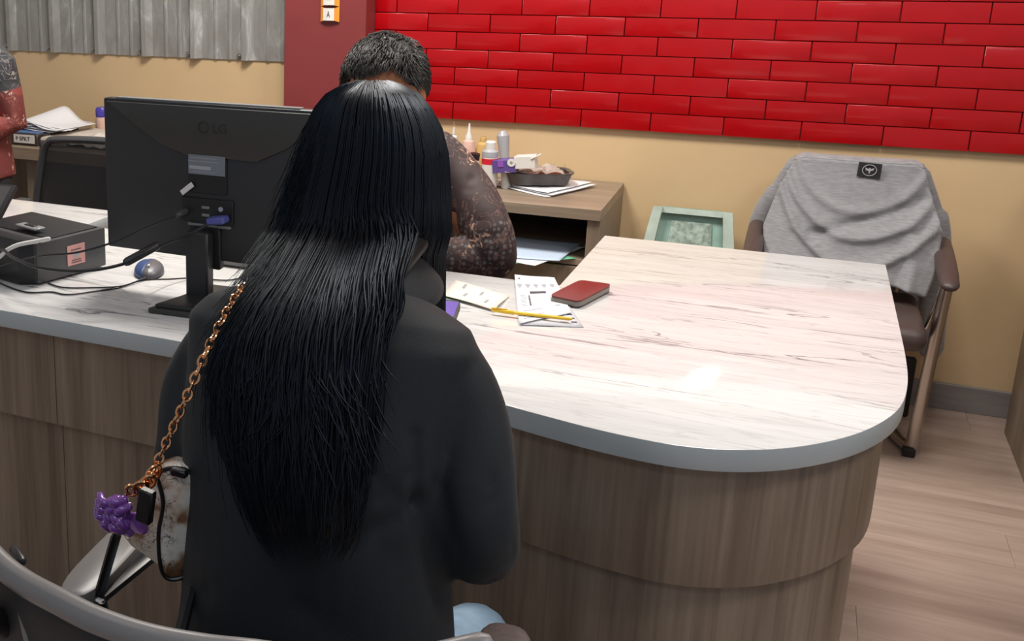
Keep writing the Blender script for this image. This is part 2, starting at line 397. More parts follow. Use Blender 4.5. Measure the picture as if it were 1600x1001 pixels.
def canvas():
    m = mat('printed_canvas', (.70, .62, .50), .5); nt = m.node_tree; b = nt.nodes['Principled BSDF']; L = nt.links.new
    tc = nt.nodes.new('ShaderNodeTexCoord'); n = nt.nodes.new('ShaderNodeTexNoise'); n.inputs['Scale'].default_value = 26; n.inputs['Detail'].default_value = 2; L(tc.outputs['Object'], n.inputs['Vector'])
    r = ramp(nt, [(.46, (.82, .75, .66)), (.54, (.68, .54, .42)), (.62, (.30, .15, .08))]); L(n.outputs['Fac'], r.inputs['Fac'])
    mp = nt.nodes.new('ShaderNodeMapping'); mp.inputs['Scale'].default_value = (60, 60, 60); L(tc.outputs['Object'], mp.inputs['Vector'])
    n2 = nt.nodes.new('ShaderNodeTexNoise'); n2.inputs['Scale'].default_value = 1; n2.inputs['Detail'].default_value = 3; n2.inputs['Distortion'].default_value = 2; L(mp.outputs[0], n2.inputs['Vector'])
    r2 = ramp(nt, [(.46, (1,)*3), (.495, (.08,)*3), (.52, (1,)*3)]); L(n2.outputs['Fac'], r2.inputs['Fac'])
    n3 = nt.nodes.new('ShaderNodeTexNoise'); n3.inputs['Scale'].default_value = 38; L(tc.outputs['Object'], n3.inputs['Vector']); r3 = ramp(nt, [(.46, (0,)*3), (.50, (1,)*3)]); L(n3.outputs['Fac'], r3.inputs['Fac'])
    mx = nt.nodes.new('ShaderNodeMix'); mx.data_type = 'RGBA'; L(r3.outputs['Color'], mx.inputs[0]); mx.inputs[6].default_value = (1,1,1,1); L(r2.outputs['Color'], mx.inputs[7])
    m1 = nt.nodes.new('ShaderNodeMix'); m1.data_type = 'RGBA'; m1.blend_type = 'MULTIPLY'; m1.inputs[0].default_value = 1; L(r.outputs['Color'], m1.inputs[6]); L(mx.outputs[2], m1.inputs[7])
    L(m1.outputs[2], b.inputs['Base Color']); return m
M['canvas'] = canvas()
def meshcloth():
    m = mat('mesh_fabric', (.03, .03, .032), .7); nt = m.node_tree; b = nt.nodes['Principled BSDF']; L = nt.links.new
    b.inputs['Alpha'].default_value = .80
    return m
M['mesh'] = meshcloth()
M['mesh_thin'] = mat('thin_mesh_fabric', (.05, .05, .052), .7, alpha=.72)

# ================================================================== THE SETTING
YW = 4.10                                   # plane of the back wall
fl = tag(MB().box((-1.0, 1.55, -.03), (7.4, 5.5, .05)).build('floor', M['mortar'], origin=(0,0,0)), kind='structure')
fl.data.materials[0] = mat('subfloor', (.12, .09, .07), .7)
pw, pl = .18, 1.2
pm = MB().box((0, 0, -.003), (pl-.0005, pw-.0005, .006), .0003).build('tmp', M['floor'], origin=(0,0,0)); plank_me = pm.data; bpy.data.objects.remove(pm)
k = 0
for r in range(28):
    y0 = YW - pw*(r+.5)
    off = (0, .55, .2, .85, .4)[r % 5]
    for c in range(-4, 2):
        x0 = c*pl + off
        if x0+pl/2 < -4.0 or x0-pl/2 > 1.7: continue
        o = bpy.data.objects.new('plank', plank_me); COL.objects.link(o); o.parent = fl; o.location = (x0, y0, .0005)
tag(MB().box((-1.0, 1.4, 3.03), (7.4, 5.8, .06)).build('ceiling', M['ceiling'], origin=(0,0,3)), kind='structure')
wb = tag(MB().box((-1.0, YW+.06, 1.5), (7.4, .12, 3.0)).build('wall_back', M['wall'], origin=(0,YW,0)), kind='structure')
tag(MB().box((-4.7+.03, 1.3, 1.5), (.1, 5.6, 3.0)).build('wall_left', M['white_wall'], origin=(-4.7,0,0)), kind='structure')
# bricks
BP, BH, JX, JZ = .23288, .06478, -1.02213, 1.23882
MB().box((.04, YW-.004, (.853+3)/2), (3.0, .008, 3-.853)).build('mortar_bed', M['mortar'], wb)
brick_me = []
for q in range(4):
    b = bmesh.new(); bmesh.ops.create_cube(b, size=1)
    for v in b.verts: v.co = Vector((v.co.x*(BP-.0032), v.co.y*.014, v.co.z*(BH-.0028)))
    fr = [f for f in b.faces if f.normal.y < -.5]
    bmesh.ops.bevel(b, geom=list(fr[0].edges), offset=.0024, segments=2, profile=.6, affect='EDGES')
    for v in b.verts:
        if v.co.y < -.003: v.co.y += random.uniform(-.0006, .0006)
    me = bpy.data.meshes.new('brick'); b.to_mesh(me); b.free(); me.materials.append(M['brick']); me.shade_smooth(); me.set_sharp_from_angle(angle=radians(50)); brick_me.append(me)
halfme = {}
XL, XR = -1.462, 1.50
for r in range(0, 13):
    zc = JZ - 6*BH + BH*(r+.5)
    off = 0 if (r % 2) else -.5221
    xs = JX + off*BP - 4*BP
    if r % 2 == 1: pass
    n = 0
    x = xs
    while x < XR:
        a, b_ = max(x, XL), min(x+BP, XR)
        if b_-a > .02:
            o = bpy.data.objects.new('brick', random.choice(brick_me)); COL.objects.link(o); o.parent = wb
            o.location = ((a+b_)/2, -.013, zc)      # parent origin is on the wall plane
            o.rotation_euler = (random.uniform(-.012, .012), 0, random.uniform(-.004, .004))
            if b_-a < BP-.001: o.scale = ((b_-a-.0032)/(BP-.0032), 1, 1)
        x += BP
# white upper wall above the bricks
MB().box((.04, YW-.010, (1.24+7*BH+3)/2), (3.0, .02, 3-(1.24+7*BH))).build('upper_wall_board', M['white_wall'], wb)
# corrugated steel sheet
rib = [-3.20+.2375*i for i in range(-4, 7)]
prof = []
for x in rib:
    prof += [(x-.022, 0), (x-.014, -.022), (x+.006, -.022), (x+.030, 0)]
    for d in (.085, .15): prof += [(x+d, 0), (x+d+.006, -.004), (x+d+.014, -.004), (x+d+.020, 0)]
prof = [p for p in prof if p[0] < -1.80] + [(-1.79, 0)]
mb = MB(); n = len(prof)
vs = [(x, YW-.006+y, z) for z in (1.037, 3.0) for x, y in prof] + [(x, YW-.003+y, z) for z in (1.037, 3.0) for x, y in prof]
fs = [(i, i+1, n+i+1, n+i) for i in range(n-1)] + [(2*n+i+1, 2*n+i, 3*n+i, 3*n+i+1) for i in range(n-1)] + [(i+1, i, 2*n+i, 2*n+i+1) for i in range(n-1)]
sheet = mb.add(vs, fs).build('corrugated_sheet', M['metal'], wb, smooth=False)
scr = MB().lathe([(.0, 0), (.011, 0), (.011, .003), (.007, .004), (.006, .010), (.003, .012), (0, .012)], n=10, M=Matrix.Rotation(pi/2, 3, 'X')).build('tmp', M['chrome'], origin=(0,0,0)); sm_ = scr.data; bpy.data.objects.remove(scr)
for x in rib:
    o = bpy.data.objects.new('screw', sm_); COL.objects.link(o); o.parent = sheet; o.location = (x-.034, -.006, 1.052)
# pillar
pil = tag(MB().box((-1.6285, 4.04, 1.5), (.333, .118, 3.0), .002).build('trim_1', M['maroon'], origin=(-1.6285, 4.04, 0)), kind='structure')
tag(MB().box((.20, YW-.008, .044), (2.9, .016, .088), .002).build('baseboard_back', M['skirting'], origin=(.2, YW, 0)), kind='structure')

# ================================================================== COUNTER
def front_outline(ins=0.0, xl=-3.2):
    """front and right outline of the counter from left to right, then back"""
    pts = [(-1.0, 1.698), (-.75, 1.696), (-.55, 1.690), (-.40, 1.678), (-.30, 1.655), (-.204, 1.636), (-.106, 1.631), (-.03, 1.650), (.045, 1.695), (.115, 1.768), (.165, 1.85), (.200, 1.945), (.217, 2.06), (.223, 2.20), (.224, 2.40)]
    P = smoothpath([(xl, 1.70, 0)] + [(x, y, 0) for x, y in pts], 4)
    out = []
    for i, p in enumerate(P):
        t = (P[min(i+1, len(P)-1)]-P[max(i-1, 0)]).normalized(); nrm = V(-t.y, t.x, 0)
        out.append((p.x+nrm.x*ins, p.y+nrm.y*ins))
    return out
ct = thing('reception_counter', 'L-shaped reception counter with a glossy white marble top and rounded wood-grain front', 'counter', (-.8, 2.0, 0))
o0 = front_outline(0)
slab = o0 + [(.224, 2.893), (-.399, 2.893), (-.414, 2.388), (-1.66, 2.388), (-1.66, 2.572), (-3.2, 2.572)]
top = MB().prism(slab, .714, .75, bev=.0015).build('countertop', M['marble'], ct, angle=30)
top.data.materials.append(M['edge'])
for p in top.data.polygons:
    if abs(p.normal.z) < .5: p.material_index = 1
def panel(ins, z0, z1, th=.02, cuts=(), tail=2.87, name='front_panel'):
    a = front_outline(ins); b = front_outline(ins+th)
    a = a + [(a[-1][0], tail)]; b = b + [(b[-1][0], tail)]
    if not cuts: segs = [(-9, 9, a, b)]
    idx = [0] + [min(range(len(a)), key=lambda i: abs(a[i][0]-c)) if True else 0 for c in cuts] + [len(a)-1]
    for i0, i1 in zip(idx, idx[1:]):
        pa, pb = a[i0:i1+1], b[i0:i1+1]
        pa = list(pa); pb = list(pb)
        if i0 > 0: pa[0] = (pa[0][0]+.0012, pa[0][1]); pb[0] = (pb[0][0]+.0012, pb[0][1])
        MB().prism(pa+pb[::-1], z0, z1, bev=.0006).build(name, M['counter_wood'], ct, angle=30)
def panel_x(ins, z0, z1, xs):
    """flat run split at xs, then the curved piece"""
    a = front_outline(ins); b = front_outline(ins+.02)
    y0 = 1.70+ins
    e = [-3.2] + list(xs)
    for p, q in zip(e, e[1:]):
        MB().box(((p+q)/2, y0+.01, (z0+z1)/2), (q-p-.0014, .02, z1-z0), .0006).build('front_panel', M['counter_wood'], ct)
    x0 = xs[-1]
    ia = [i for i, p in enumerate(a) if p[0] > x0+.01]
    pa = [(x0+.0007, y0)] + [a[i] for i in ia] + [(a[-1][0], 2.87)]; pb = [(x0+.0007, y0+.02)] + [b[i] for i in ia] + [(b[-1][0], 2.87)]
    MB().prism(pa+pb[::-1], z0, z1, bev=.0006).build('curved_panel', M['counter_wood'], ct, angle=30)
panel_x(.022, .511, .7135, (-2.48, -1.88, -1.281, -.981))
panel_x(.040, 0, .513, (-2.48, -1.88, -1.281, -.981))
MB().prism([(.12, 2.86), (-.33, 2.86), (-.33, 2.84), (.12, 2.84)][::-1], 0, .713).build('back_panel', M['counter_wood'], ct)
MB().box((-.375, 2.62, .356), (.02, .46, .712)).build('inner_panel', M['counter_wood'], ct)

# cabinet by the right edge
cb = thing('side_cabinet', 'tall wood-grain side cabinet cut off at the right edge by the back wall', 'cabinet', (.93, 3.2, 0))
MB().box((.689+.009, 3.2, .40), (.018, 1.51, .80), .001).build('side_panel', M['cab_side'], cb)
MB().box((1.175, 3.2, .40), (.018, 1.51, .80), .001).build('side_panel', M['cab_side'], cb)
MB().box((.937, 3.2, .81), (.50, 1.53, .02), .002).build('cabinet_top', M['cab_side'], cb)
MB().box((.937, 3.945, .40), (.458, .014, .80)).build('rear_panel', M['cab_side'], cb)
MB().box((.937, 2.455, .40), (.458, .018, .78), .001).build('door', M['cab_side'], cb)
MB().box((.937, 3.2, .06), (.458, 1.47, .018)).build('bottom_panel', M['cab_side'], cb)

# credenza on the right (bottles, tray)
cr = thing('low_credenza', 'low grey-brown wood credenza behind the seated man, open shelf under its top', 'cabinet', (-.985, 3.85, 0))
MB().box((-.985, 3.847, .642), (.942, .494, .036), .001).build('cabinet_top', M['cab_wood'], cr)
MB().box((-.5345, 3.852, .312), (.040, .484, .623), .001).build('side_panel', M['cab_side'], cr)
MB().box((-1.4355, 3.852, .312), (.040, .484, .623), .001).build('side_panel', M['cab_side'], cr)
MB().box((-.985, 3.852, .477), (.86, .47, .018)).build('shelf', M['cab_wood'], cr)
MB().box((-.985, 4.08, .312), (.86, .012, .62)).build('back_board', mat('dark_board', (.035, .028, .028), .4), cr)
for x in (-1.2015, -.7685):
    d = MB().box((x, 3.62, .243), (.427, .02, .44), .001).build('door', M['cab_side'], cr)
    MB().box((x+(.17 if x < -1 else -.17), 3.604, .36), (.012, .014, .10), .002).build('handle', M['dark_grey'], d)
MB().box((-.985, 3.85, .015), (.80, .42, .028)).build('plinth', M['black'], cr)

# desk on the left
ld = thing('left_desk', 'long grey-brown wood desk against the cream wall behind the mesh chair', 'desk', (-2.72, 3.84, 0))
MB().box((-2.75, 3.833, .675), (1.86, .515, .048), .001).build('desk_top', M['cab_wood'], ld)
for x in (-3.66, -2.745, -1.86):
    MB().box((x, 3.85, .325), (.085 if x == -2.745 else .03, .47, .65), .001).build('side_panel', M['cab_side'], ld)
MB().box((-2.75, 4.07, .40), (1.8, .018, .48)).build('back_board', M['cab_side'], ld)

# unseen lamp panel over bricks, added to make the glint on the marble
lp = thing('added_glint_light', 'small unseen square light added high on the wall for the glint on the marble', 'light', (-.03, YW-.02, 1.66))
MB().box((-.03, YW-.035, 1.66), (.10, .03, .10), .004).build('housing', M['white_plastic'], lp)
MB().box((-.03, YW-.052, 1.66), (.075, .006, .075), .001).build('diffuser', mat('glint_lamp_diffuser', (.9, .9, .9), .3, emit=((1, .97, .92), 14)), lp)

# ================================================================== THINGS ON THE COUNTER
ZT = .7505
# monitor
mo = thing('computer_monitor', 'black computer monitor seen from behind, on the counter left of the woman', 'monitor', (-1.06, 1.95, ZT))
mx0, mx1, mz0, mz1, my = -1.293, -.775, .838, 1.160, 1.955
body = MB().box(((mx0+mx1)/2, my+.006, (mz0+mz1)/2), (mx1-mx0, .026, mz1-mz0), .004, seg=2).build('back_cover', M['monitor'], mo)
mc = (mx0+mx1)/2
MB().prism([(mx0+.01, mz1-.006), (mx0+.135, mz1-.085), (mx0+.20, mz1-.105), (mc+.10, mz1-.108), (mx1-.09, mz1-.075), (mx1-.01, mz1-.006)], 0, .010, M=frame((0, my-.003, 0), (1,0,0), (0,0,1)), bev=.002).build('upper_cover', M['monitor_gloss'], mo)
MB().box((mc, my+.020, (mz0+mz1)/2), (mx1-mx0-.012, .002, mz1-mz0-.016)).build('screen', mat('screen_glass', (.015,.015,.02), .1), mo)
MB().box((mc-.02, my+.006, mz1+.001), (mx1-mx0-.10, .018, .003)).build('top_edge', M['grey_plastic'], mo)
FM = lambda x, z, y=my-.0138: frame((x, y, z), (1,0,0), (0,0,1))
lt = MB()
lt.tube([(mc-.018+.011*cos(a), my-.0142, 1.113+.011*sin(a)) for a in np.linspace(0, 2*pi, 25)[:-1]], .0011, 6, closed=True)
lt.build('round_emblem', M['emboss'], mo)
text('LG', .027, M['emboss'], mo, FM(mc+.019, 1.112), 'lettering')
rc = MB().box((-1.045, my-.009, 1.018), (.088, .005, .080), .001).build('label_recess', M['monitor_dark'], mo)
lb = MB().box((-1.045, my-.0125, 1.037), (.084, .002, .040), .0005).build('rating_label', M['label_grey'], mo)
MB().box((-1.060, my-.0138, 1.031), (.050, .0008, .007)).build('white_strip', M['silver'], lb)
for z_, ww in ((1.051, .06), (1.044, .07), (1.023, .05)):
    MB().box((-1.052, my-.0137, z_), (ww, .0005, .0018)).build('print_line', M['greyink'], lb)
for x in (-1.083, -1.006):
    MB().lathe([(0,0),(.0035,0),(.0035,.003),(0,.003)], (x, my-.008, 1.063), 10, Matrix.Rotation(pi/2,3,'X')).build('screw', M['grey_plastic'], mo)
MB().box((-1.055, my-.008, .985), (.06, .004, .008)).build('vent_slot', M['black'], mo)
pt = MB().box((-1.045, my-.009, .941), (.118, .006, .052), .001).build('port_bay', M['monitor_dark'], mo)
for z_ in (.949, .933): MB().box((-1.048, my-.0125, z_), (.018, .003, .006), .001).build('port', M['grey_plastic'], pt)
MB().lathe([(0,0),(.005,0),(.005,.004),(0,.004)], (-1.013, my-.010, .949), 12, Matrix.Rotation(pi/2,3,'X')).build('audio_jack', M['silver'], pt)
MB().box((-1.088, my-.018, .986), (.034, .002, .011), .0005, rot=Matrix.Rotation(-radians(38), 3, 'Y')).build('paper_tag', M['white_plastic'], mo)
MB().box((-1.040, my-.011, .912), (.098, .007, .006), .001).build('port_lip', M['grey_plastic'], pt)
MB().box((-1.05, my-.004, .87), (.07, .02, .10), .003).build('stand_hinge', M['monitor_dark'], mo)
MB().box((-1.055, my-.028, .830), (.052, .030, .146), .004).build('stand_neck', M['monitor'], mo)
bs = [(-1.112, 1.815), (-.915, 1.832), (-.935, 2.03), (-1.078, 2.02)]
MB().prism(bs, ZT, ZT+.012, bev=.003).build('stand_base', M['monitor_gloss'], mo)
MB().prism([(-1.100,1.822),(-.925,1.838),(-1.03,1.92),(-1.075,1.92)], ZT+.012, ZT+.020, bev=.002).build('base_riser', M['monitor'], mo)
# cables of the monitor
def cable(name, label, pts, r, m, n=8):
    o = MB().tube(smoothpath(pts, n), r, 7).build(name, m); tag(o, label, 'cable'); return o
vg = thing('video_cable', 'black video cable with a blue plug running from the monitor to the left edge', 'cable', (-1.02, my-.04, ZT))
MB().box((-1.012, my-.028, .930), (.040, .030, .014), .003, rot=Matrix.Rotation(-.15, 3, 'Y')).build('plug', M['vga'], vg)
MB().tube(smoothpath([(-1.028, my-.035, .923), (-1.055, my-.075, .905), (-1.10, my-.10, .885), (-1.15, 1.80, .855), (-1.22, 1.75, .842), (-1.32, 1.74, .838), (-1.42, 1.78, .838), (-1.50, 1.84, .83), (-1.56, 1.84, .78), (-1.62, 1.86, .757), (-1.8, 1.86, .757)], 8), .0034, 7).build('cord', M['black'], vg)
MB().tube([(-1.112, my-.104, .882), (-1.150, 1.80, .857)], .009, 12).build('ferrite_core', M['black'], vg)
pc = thing('power_cable', 'thin black power lead curving from the monitor down behind the black printer', 'cable', (-1.09, my-.05, ZT))
MB().tube([(-1.094, my-.016, .937), (-1.098, my-.036, .934)], .0075, 10).build('plug', M['dark_grey'], pc)
MB().tube(smoothpath([(-1.10, my-.04, .933), (-1.14, my-.085, .915), (-1.20, 1.83, .885), (-1.27, 1.80, .862), (-1.35, 1.80, .846), (-1.42, 1.82, .825), (-1.50, 1.83, .795), (-1.60, 1.85, .757), (-1.75, 1.84, .757)], 8), .0022, 7).build('cord', M['black'], pc)
# keyboard / tray seen behind the stand
kb = thing('computer_keyboard', 'dark keyboard lying under the monitor, its grey rear edge showing right of the stand', 'keyboard', (-.96, 2.265, ZT))
MB().box((-.96, 2.265, ZT+.013), (.42, .135, .026), .005, rot=Matrix.Rotation(.02, 3, 'Z')).build('keyboard_body', M['grey_plastic'], kb)
kk = []
kmb = MB().box((0,0,.003), (.0155, .0155, .006), .001, taper=(.8,.8)).build('tmp', M['black'], origin=(0,0,0)); kme = kmb.data; bpy.data.objects.remove(kmb)
for i in range(19):
    for j in range(6):
        o = bpy.data.objects.new('key', kme); COL.objects.link(o); o.parent = kb; o.location = (-.177+i*.0196, -.052+j*.0205, .0262)
# mouse
msx, msy = -1.262, 2.068
rz = Matrix.Rotation(radians(-62), 3, 'Z')
ms = thing('computer_mouse', 'grey and blue computer mouse between the printer and the monitor stand', 'mouse', (msx, msy, ZT))
def mshell(a0, a1, sc=1.0, lift=0):
    def fn(u, v):
        a = (a0+(a1-a0)*u); t = v*pi/2
        L = .056*sc*(1+.06*cos(a)); W = .034*sc; 
        p = V(L*cos(a)*cos(t), W*sin(a)*cos(t), .025*sc*sin(t)**.8*(1-.10*cos(a)*cos(t))+lift)
        return rz @ p + V(msx, msy, ZT+.003)
    return fn
MB().grid(mshell(0, 2*pi), 33, 9).build('shell', M['mouse_grey'], ms, angle=180)
MB().grid(mshell(radians(205), radians(335), 1.02), 17, 9, thick=.001).build('side_grip', M['mouse_blue'], ms, angle=180)
MB().grid(mshell(radians(150), radians(178), 1.02), 9, 9, thick=.001).build('blue_stripe', M['mouse_blue'], ms, angle=180)
MB().prism([(.05*cos(a), .031*sin(a)) for a in np.linspace(0, 2*pi, 25)[:-1]], 0, .004, M=Matrix.Translation((msx, msy, ZT)) @ rz.to_4x4()).build('base', M['black'], ms)
p = rz @ V(.030, 0, 0)
MB().lathe([(0,-.003),(.0075,-.003),(.0085,0),(.0075,.003),(0,.003)], V(msx, msy, ZT+.0225)+p, 14, rz @ Matrix.Rotation(pi/2,3,'X')).build('scroll_wheel', M['chrome_bright'], ms)
zc = ZT+.0022
e = V(msx, msy, zc)+rz @ V(.05, 0, 0)
MB().tube(smoothpath([e+V(0,0,.004), atz(190, 448, zc), atz(145, 455, zc), atz(105, 460, zc), atz(80, 456, zc), atz(40, 456, zc), atz(0, 442, zc), atz(-30, 425, zc)], 8), .0019, 7).build('cord', M['black'], ms)
cable('desk_cable', 'thin black cable looping from the printer past the mouse to the keyboard', [atz(75, 442, zc), atz(100, 449, zc), atz(150, 449, zc), atz(190, 447, zc+.003), atz(222, 438, zc+.03), atz(265, 436, zc+.01), atz(305, 434, zc), atz(335, 437, zc), atz(362, 437, zc), atz(395, 429, zc), (-1.02, 2.19, zc), (-.9, 2.25, zc)], .0018, M['black'])
cable('white_cable', 'thick white cable plugged into the left side of the black printer', [at(76, 373, 1.868), at(55, 377, 1.86), at(30, 382, 1.85), at(12, 390, 1.84), at(-20, 410, 1.84), (-1.72, 1.83, .757)], .0048, M['white_plastic'])

# printer
A = V(-1.426, 1.871, 0); Bk = V(-1.378, 2.065, 0); ex = (Bk-A).normalized(); ey = V(-ex.y, ex.x, 0)
pr = thing('printer', 'black desktop printer with a pink sticker at the left end of the counter', 'printer', (-1.55, 1.98, ZT))
def PM(o): return frame(o, ex, ey)
def quad(a, b, c, d): return [a, b, c, d]
MB().prism([(0, 0), (.200, 0), (.200, .26), (0, .26)], ZT+.004, .845, M=PM((A.x, A.y, 0)), bev=.003).build('body', M['dark_grey'], pr)
MB().prism([(-.025, .035), (.012, .0), (.012, .26), (-.025, .26)][::-1], ZT+.002, .853, M=PM((A.x, A.y, 0)), bev=.004).build('front_cover', M['black'], pr)
MB().prism([(.045, .012), (.188, .012), (.188, .245), (.045, .245)], .845, .8475, M=PM((A.x, A.y, 0)), bev=.001).build('lid', M['black'], pr)
s1 = A+ex*.110+V(0,0,.80)-ey*.0015
st = MB().box(s1, (.052, .0012, .046), .0002, rot=frame((0,0,0), ex, ey).to_3x3()).build('pink_sticker', M['pink'], pr)
for dz, ww in ((.012, .03), (-.012, .026), (-.017, .03)):
    MB().box(s1-ey*.001+V(0,0,dz), (ww, .0006, .0016), rot=frame((0,0,0), ex, ey).to_3x3()).build('print_line', M['ink'], st)
MB().lathe([(0,0),(.008,0),(.008,.0006),(0,.0006)], s1-ey*.0006+V(0,0,.0), 14, frame((0,0,0), ex, (0,0,1)).to_3x3()).build('print_seal', M['silver'], st)
g = atz(47, 354, .857)
MB().box(g, (.075, .03, .006), .0025, rot=Matrix.Rotation(-.25, 3, 'Z')).build('paper_guide', M['grey_plastic'], pr)
MB().box(g+V(.002, .001, .004), (.032, .014, .002), .0008, rot=Matrix.Rotation(-.25, 3, 'Z')).build('guide_recess', M['black'], pr)
# tilted screen at the left edge (resting on the counter behind the printer)
ts = thing('tilted_display', 'black tilted display leaning at the left edge behind the printer', 'display', (-1.80, 2.0, ZT))
a_, b_ = at(8, 300, 2.08), at(30, 347, 2.02)
T = frame((a_+b_)/2 + V(-.11, .0, .0), (1, .1, 0), (a_-b_))
MB().prism([(-.10, -.075), (.09, -.075), (.09, .06), (-.10, .06)], -.006, .006, M=T, bev=.002).build('display_case', M['black'], ts)
MB().prism([(-.09, -.06), (.078, -.06), (.078, .052), (-.09, .052)], .006, .0075, M=T).build('glass', M['dark_grey'], ts)
MB().prism([(-1.93, 1.98), (-1.80, 1.98), (-1.80, 2.12), (-1.93, 2.12)], ZT, .775, bev=.004).build('foot', M['black'], ts)
MB().tube([(-1.86, 2.06, .77), (-1.86, 2.05, .84)], .014, 12).build('stem', M['black'], ts)

# papers, pen, phone on the counter
def sheet_thing(name, label, cat, cs, z, m, th=.0004, wob=.0, group=None):
    def fn(u, v):
        p = cs[0]*(1-u)*(1-v)+cs[1]*u*(1-v)+cs[2]*u*v+cs[3]*(1-u)*v
        return V(p.x, p.y, z+wob*(sin(u*5+v*3)+1)*.5)
    t = thing(name, label, cat, ((cs[0]+cs[2])/2).xy.to_3d()+V(0,0,z), group)
    MB().grid(fn, 9, 9, thick=th).build('sheet', m, t, angle=180)
    def bar(u0, v0, u1, v1, mm=M['greyink'], nm='print_line'):
        def g(u, v):
            q = fn(u0+(u1-u0)*u, v0+(v1-v0)*v); return q+V(0,0,.0004)
        return MB().grid(g, 3, 3).build(nm, mm, t)
    return t, bar
cs = [atz(765-0, 0, 0)]*4
pa2, bar2 = sheet_thing('folded_newspaper', 'grey printed leaflet lying under the white form, beside the maroon phone', 'paper', [atz(815, 508, .7512), atz(912, 511, .7512), atz(872, 452, .7512), atz(812, 446, .7512)], .7512, mat('leaflet_paper', (.55,.55,.58), .7), wob=.001)
for v in np.linspace(.1, .85, 9): bar2(.84, v, .94, v+.03, M['ink'])
for v in np.linspace(.1, .8, 8): bar2(.66, v, .80, v+.02)
pa, bar = sheet_thing('printed_form', 'white printed form with tables and small text, under the yellow pen', 'paper', [atz(811, 506, .7545), atz(893, 488, .7545), atz(866, 434, .7545), atz(804, 429, .7545)], .7545, M['paper'], wob=.0012)
bar(.08, .90, .13, .93, M['ink'])
for k_ in range(5): bar(.04+.19*k_, .74, .15+.19*k_, .785); bar(.06+.19*k_, .705, .13+.19*k_, .73)
bar(.30, .555, .66, .61, M['ink'])
for v in np.linspace(.50, .30, 9): bar(.25, v, .29, v+.018, M['ink']); bar(.70, v, .73, v+.012)
for v in np.linspace(.52, .30, 8): bar(.08, v, .20, v+.01); bar(.36, v, .62, v+.005)
for v in (.06, .10, .20): bar(.1, v, .5, v+.012); 
bar(.75, .22, .85, .245)
rc1, barr = sheet_thing('till_receipt', 'crumpled cream till receipt lying between the woman and the seated man', 'receipt', [atz(772, 486, .7525), atz(796, 462, .7525), atz(712, 440, .7525), atz(688, 462, .7525)], .7525, M['receipt'], wob=.004)
for u, v in ((.2, .2), (.6, .4), (.3, .62), (.7, .75)): barr(u, v, u+.22, v+.05)
sheet_thing('banknote', 'small folded green-grey banknote peeking out from under the cream receipt', 'banknote', [atz(738, 474, .7512), atz(742, 468, .7512), atz(690, 452, .7512), atz(686, 468, .7512)], .7512, mat('banknote_paper', (.22,.30,.24), .7))
pn = thing('ballpoint_pen', 'yellow pen lying across the printed form', 'pen', (-.42, 2.14, .757))
p0, p1 = atz(790, 487, .7595), atz(889, 498, .7595)
MB().tube([p0, p1], .0037, 6, cap=False).build('barrel', M['yellow'], pn, angle=20)
pc_ = atz(770, 484, .7595)
MB().tube([pc_, p0+(p1-p0)*.12], [.0036, .0046], 12).build('cap', M['yellow'], pn)
MB().tube([p1, p1+(p1-p0)*.035], [.0034, .0025], 10).build('end_plug', M['yellow'], pn)
MB().box((pc_+p0)/2+V(0, 0, .005), (.032, .0025, .0015), .0005, rot=Matrix.Rotation(math.atan2((p1-p0).y, (p1-p0).x), 3, 'Z')).build('clip', M['yellow'], pn)
ph = thing('maroon_phone', 'mobile phone in a dark red flip case lying right of the papers', 'phone', (-.37, 2.34, ZT))
q = [atz(858, 461, .766), atz(905, 471, .766), atz(957, 444, .766), atz(906, 437, .766)]
def rounded(c4, r=.2, k=5):
    out = []
    for i in range(4):
        p, a, b = c4[i], c4[i-1], c4[(i+1) % 4]
        for t in np.linspace(0, 1, k):
            s = p+(a-p)*r*.5*(1-t)**2*1.0+(b-p)*r*.5*t**2; out.append((s.x, s.y))
    return out
MB().prism(rounded(q, .3), ZT+.001, .7635, bev=.002).build('phone_body', M['brownedge'], ph)
MB().prism(rounded(q, .3), .7637, .7668, bev=.001).build('case_cover', M['maroon_case'], ph)
MB().prism(rounded(q, .3), ZT, ZT+.003).build('case_back', M['black'], ph)

# ================================================================== THINGS ON THE RIGHT CREDENZA
ZC = .6605
def bottle(name, label, x, y, parts, tilt=0, tdir=0):
    """parts: list of (part name, profile [(r,z)], material)"""
    t = thing(name, label, 'bottle', (x, y, ZC), 'bottles on the low credenza')
    R = Matrix.Rotation(tdir, 3, 'Z') @ Matrix.Rotation(tilt, 3, 'X')
    for nm, pr_, m in parts: MB().lathe(pr_, (x, y, ZC), 20, R).build(nm, m, t, angle=30)
    return t
bottle('pump_bottle', 'tall pale bottle with white cap and red label, nearest the seated man\'s ear', -1.155, 3.84,
   [('body', [(0,0),(.030,0),(.032,.006),(.032,.13),(.027,.165),(.018,.185),(0,.185)], M['silver']), ('label', [(.0325,.03),(.0325,.125),(.0321,.125),(.0321,.03)], M['redprint']), ('cap', [(0,.183),(.014,.183),(.013,.222),(.006,.246),(0,.246)], M['white_plastic'])])
bottle('nozzle_bottle', 'white nozzle bottle with grey-teal shoulder and red band', -1.058, 3.80,
   [('body', [(0,0),(.028,0),(.029,.005),(.029,.12),(0,.121)], M['white_plastic']), ('red_band', [(.0294,.095),(.0294,.118),(.029,.118),(.029,.095)], M['redprint']),
    ('shoulder', [(0,.119),(.030,.119),(.028,.135),(.018,.150),(0,.150)], M['teal']), ('collar', [(0,.149),(.015,.149),(.013,.170),(.008,.176),(0,.176)], M['white_plastic']), ('nozzle', [(0,.175),(.005,.175),(.003,.202),(0,.203)], M['white_plastic']), ('nozzle_ring', [(0,.174),(.0072,.174),(.0072,.177),(0,.177)], M['black'])])
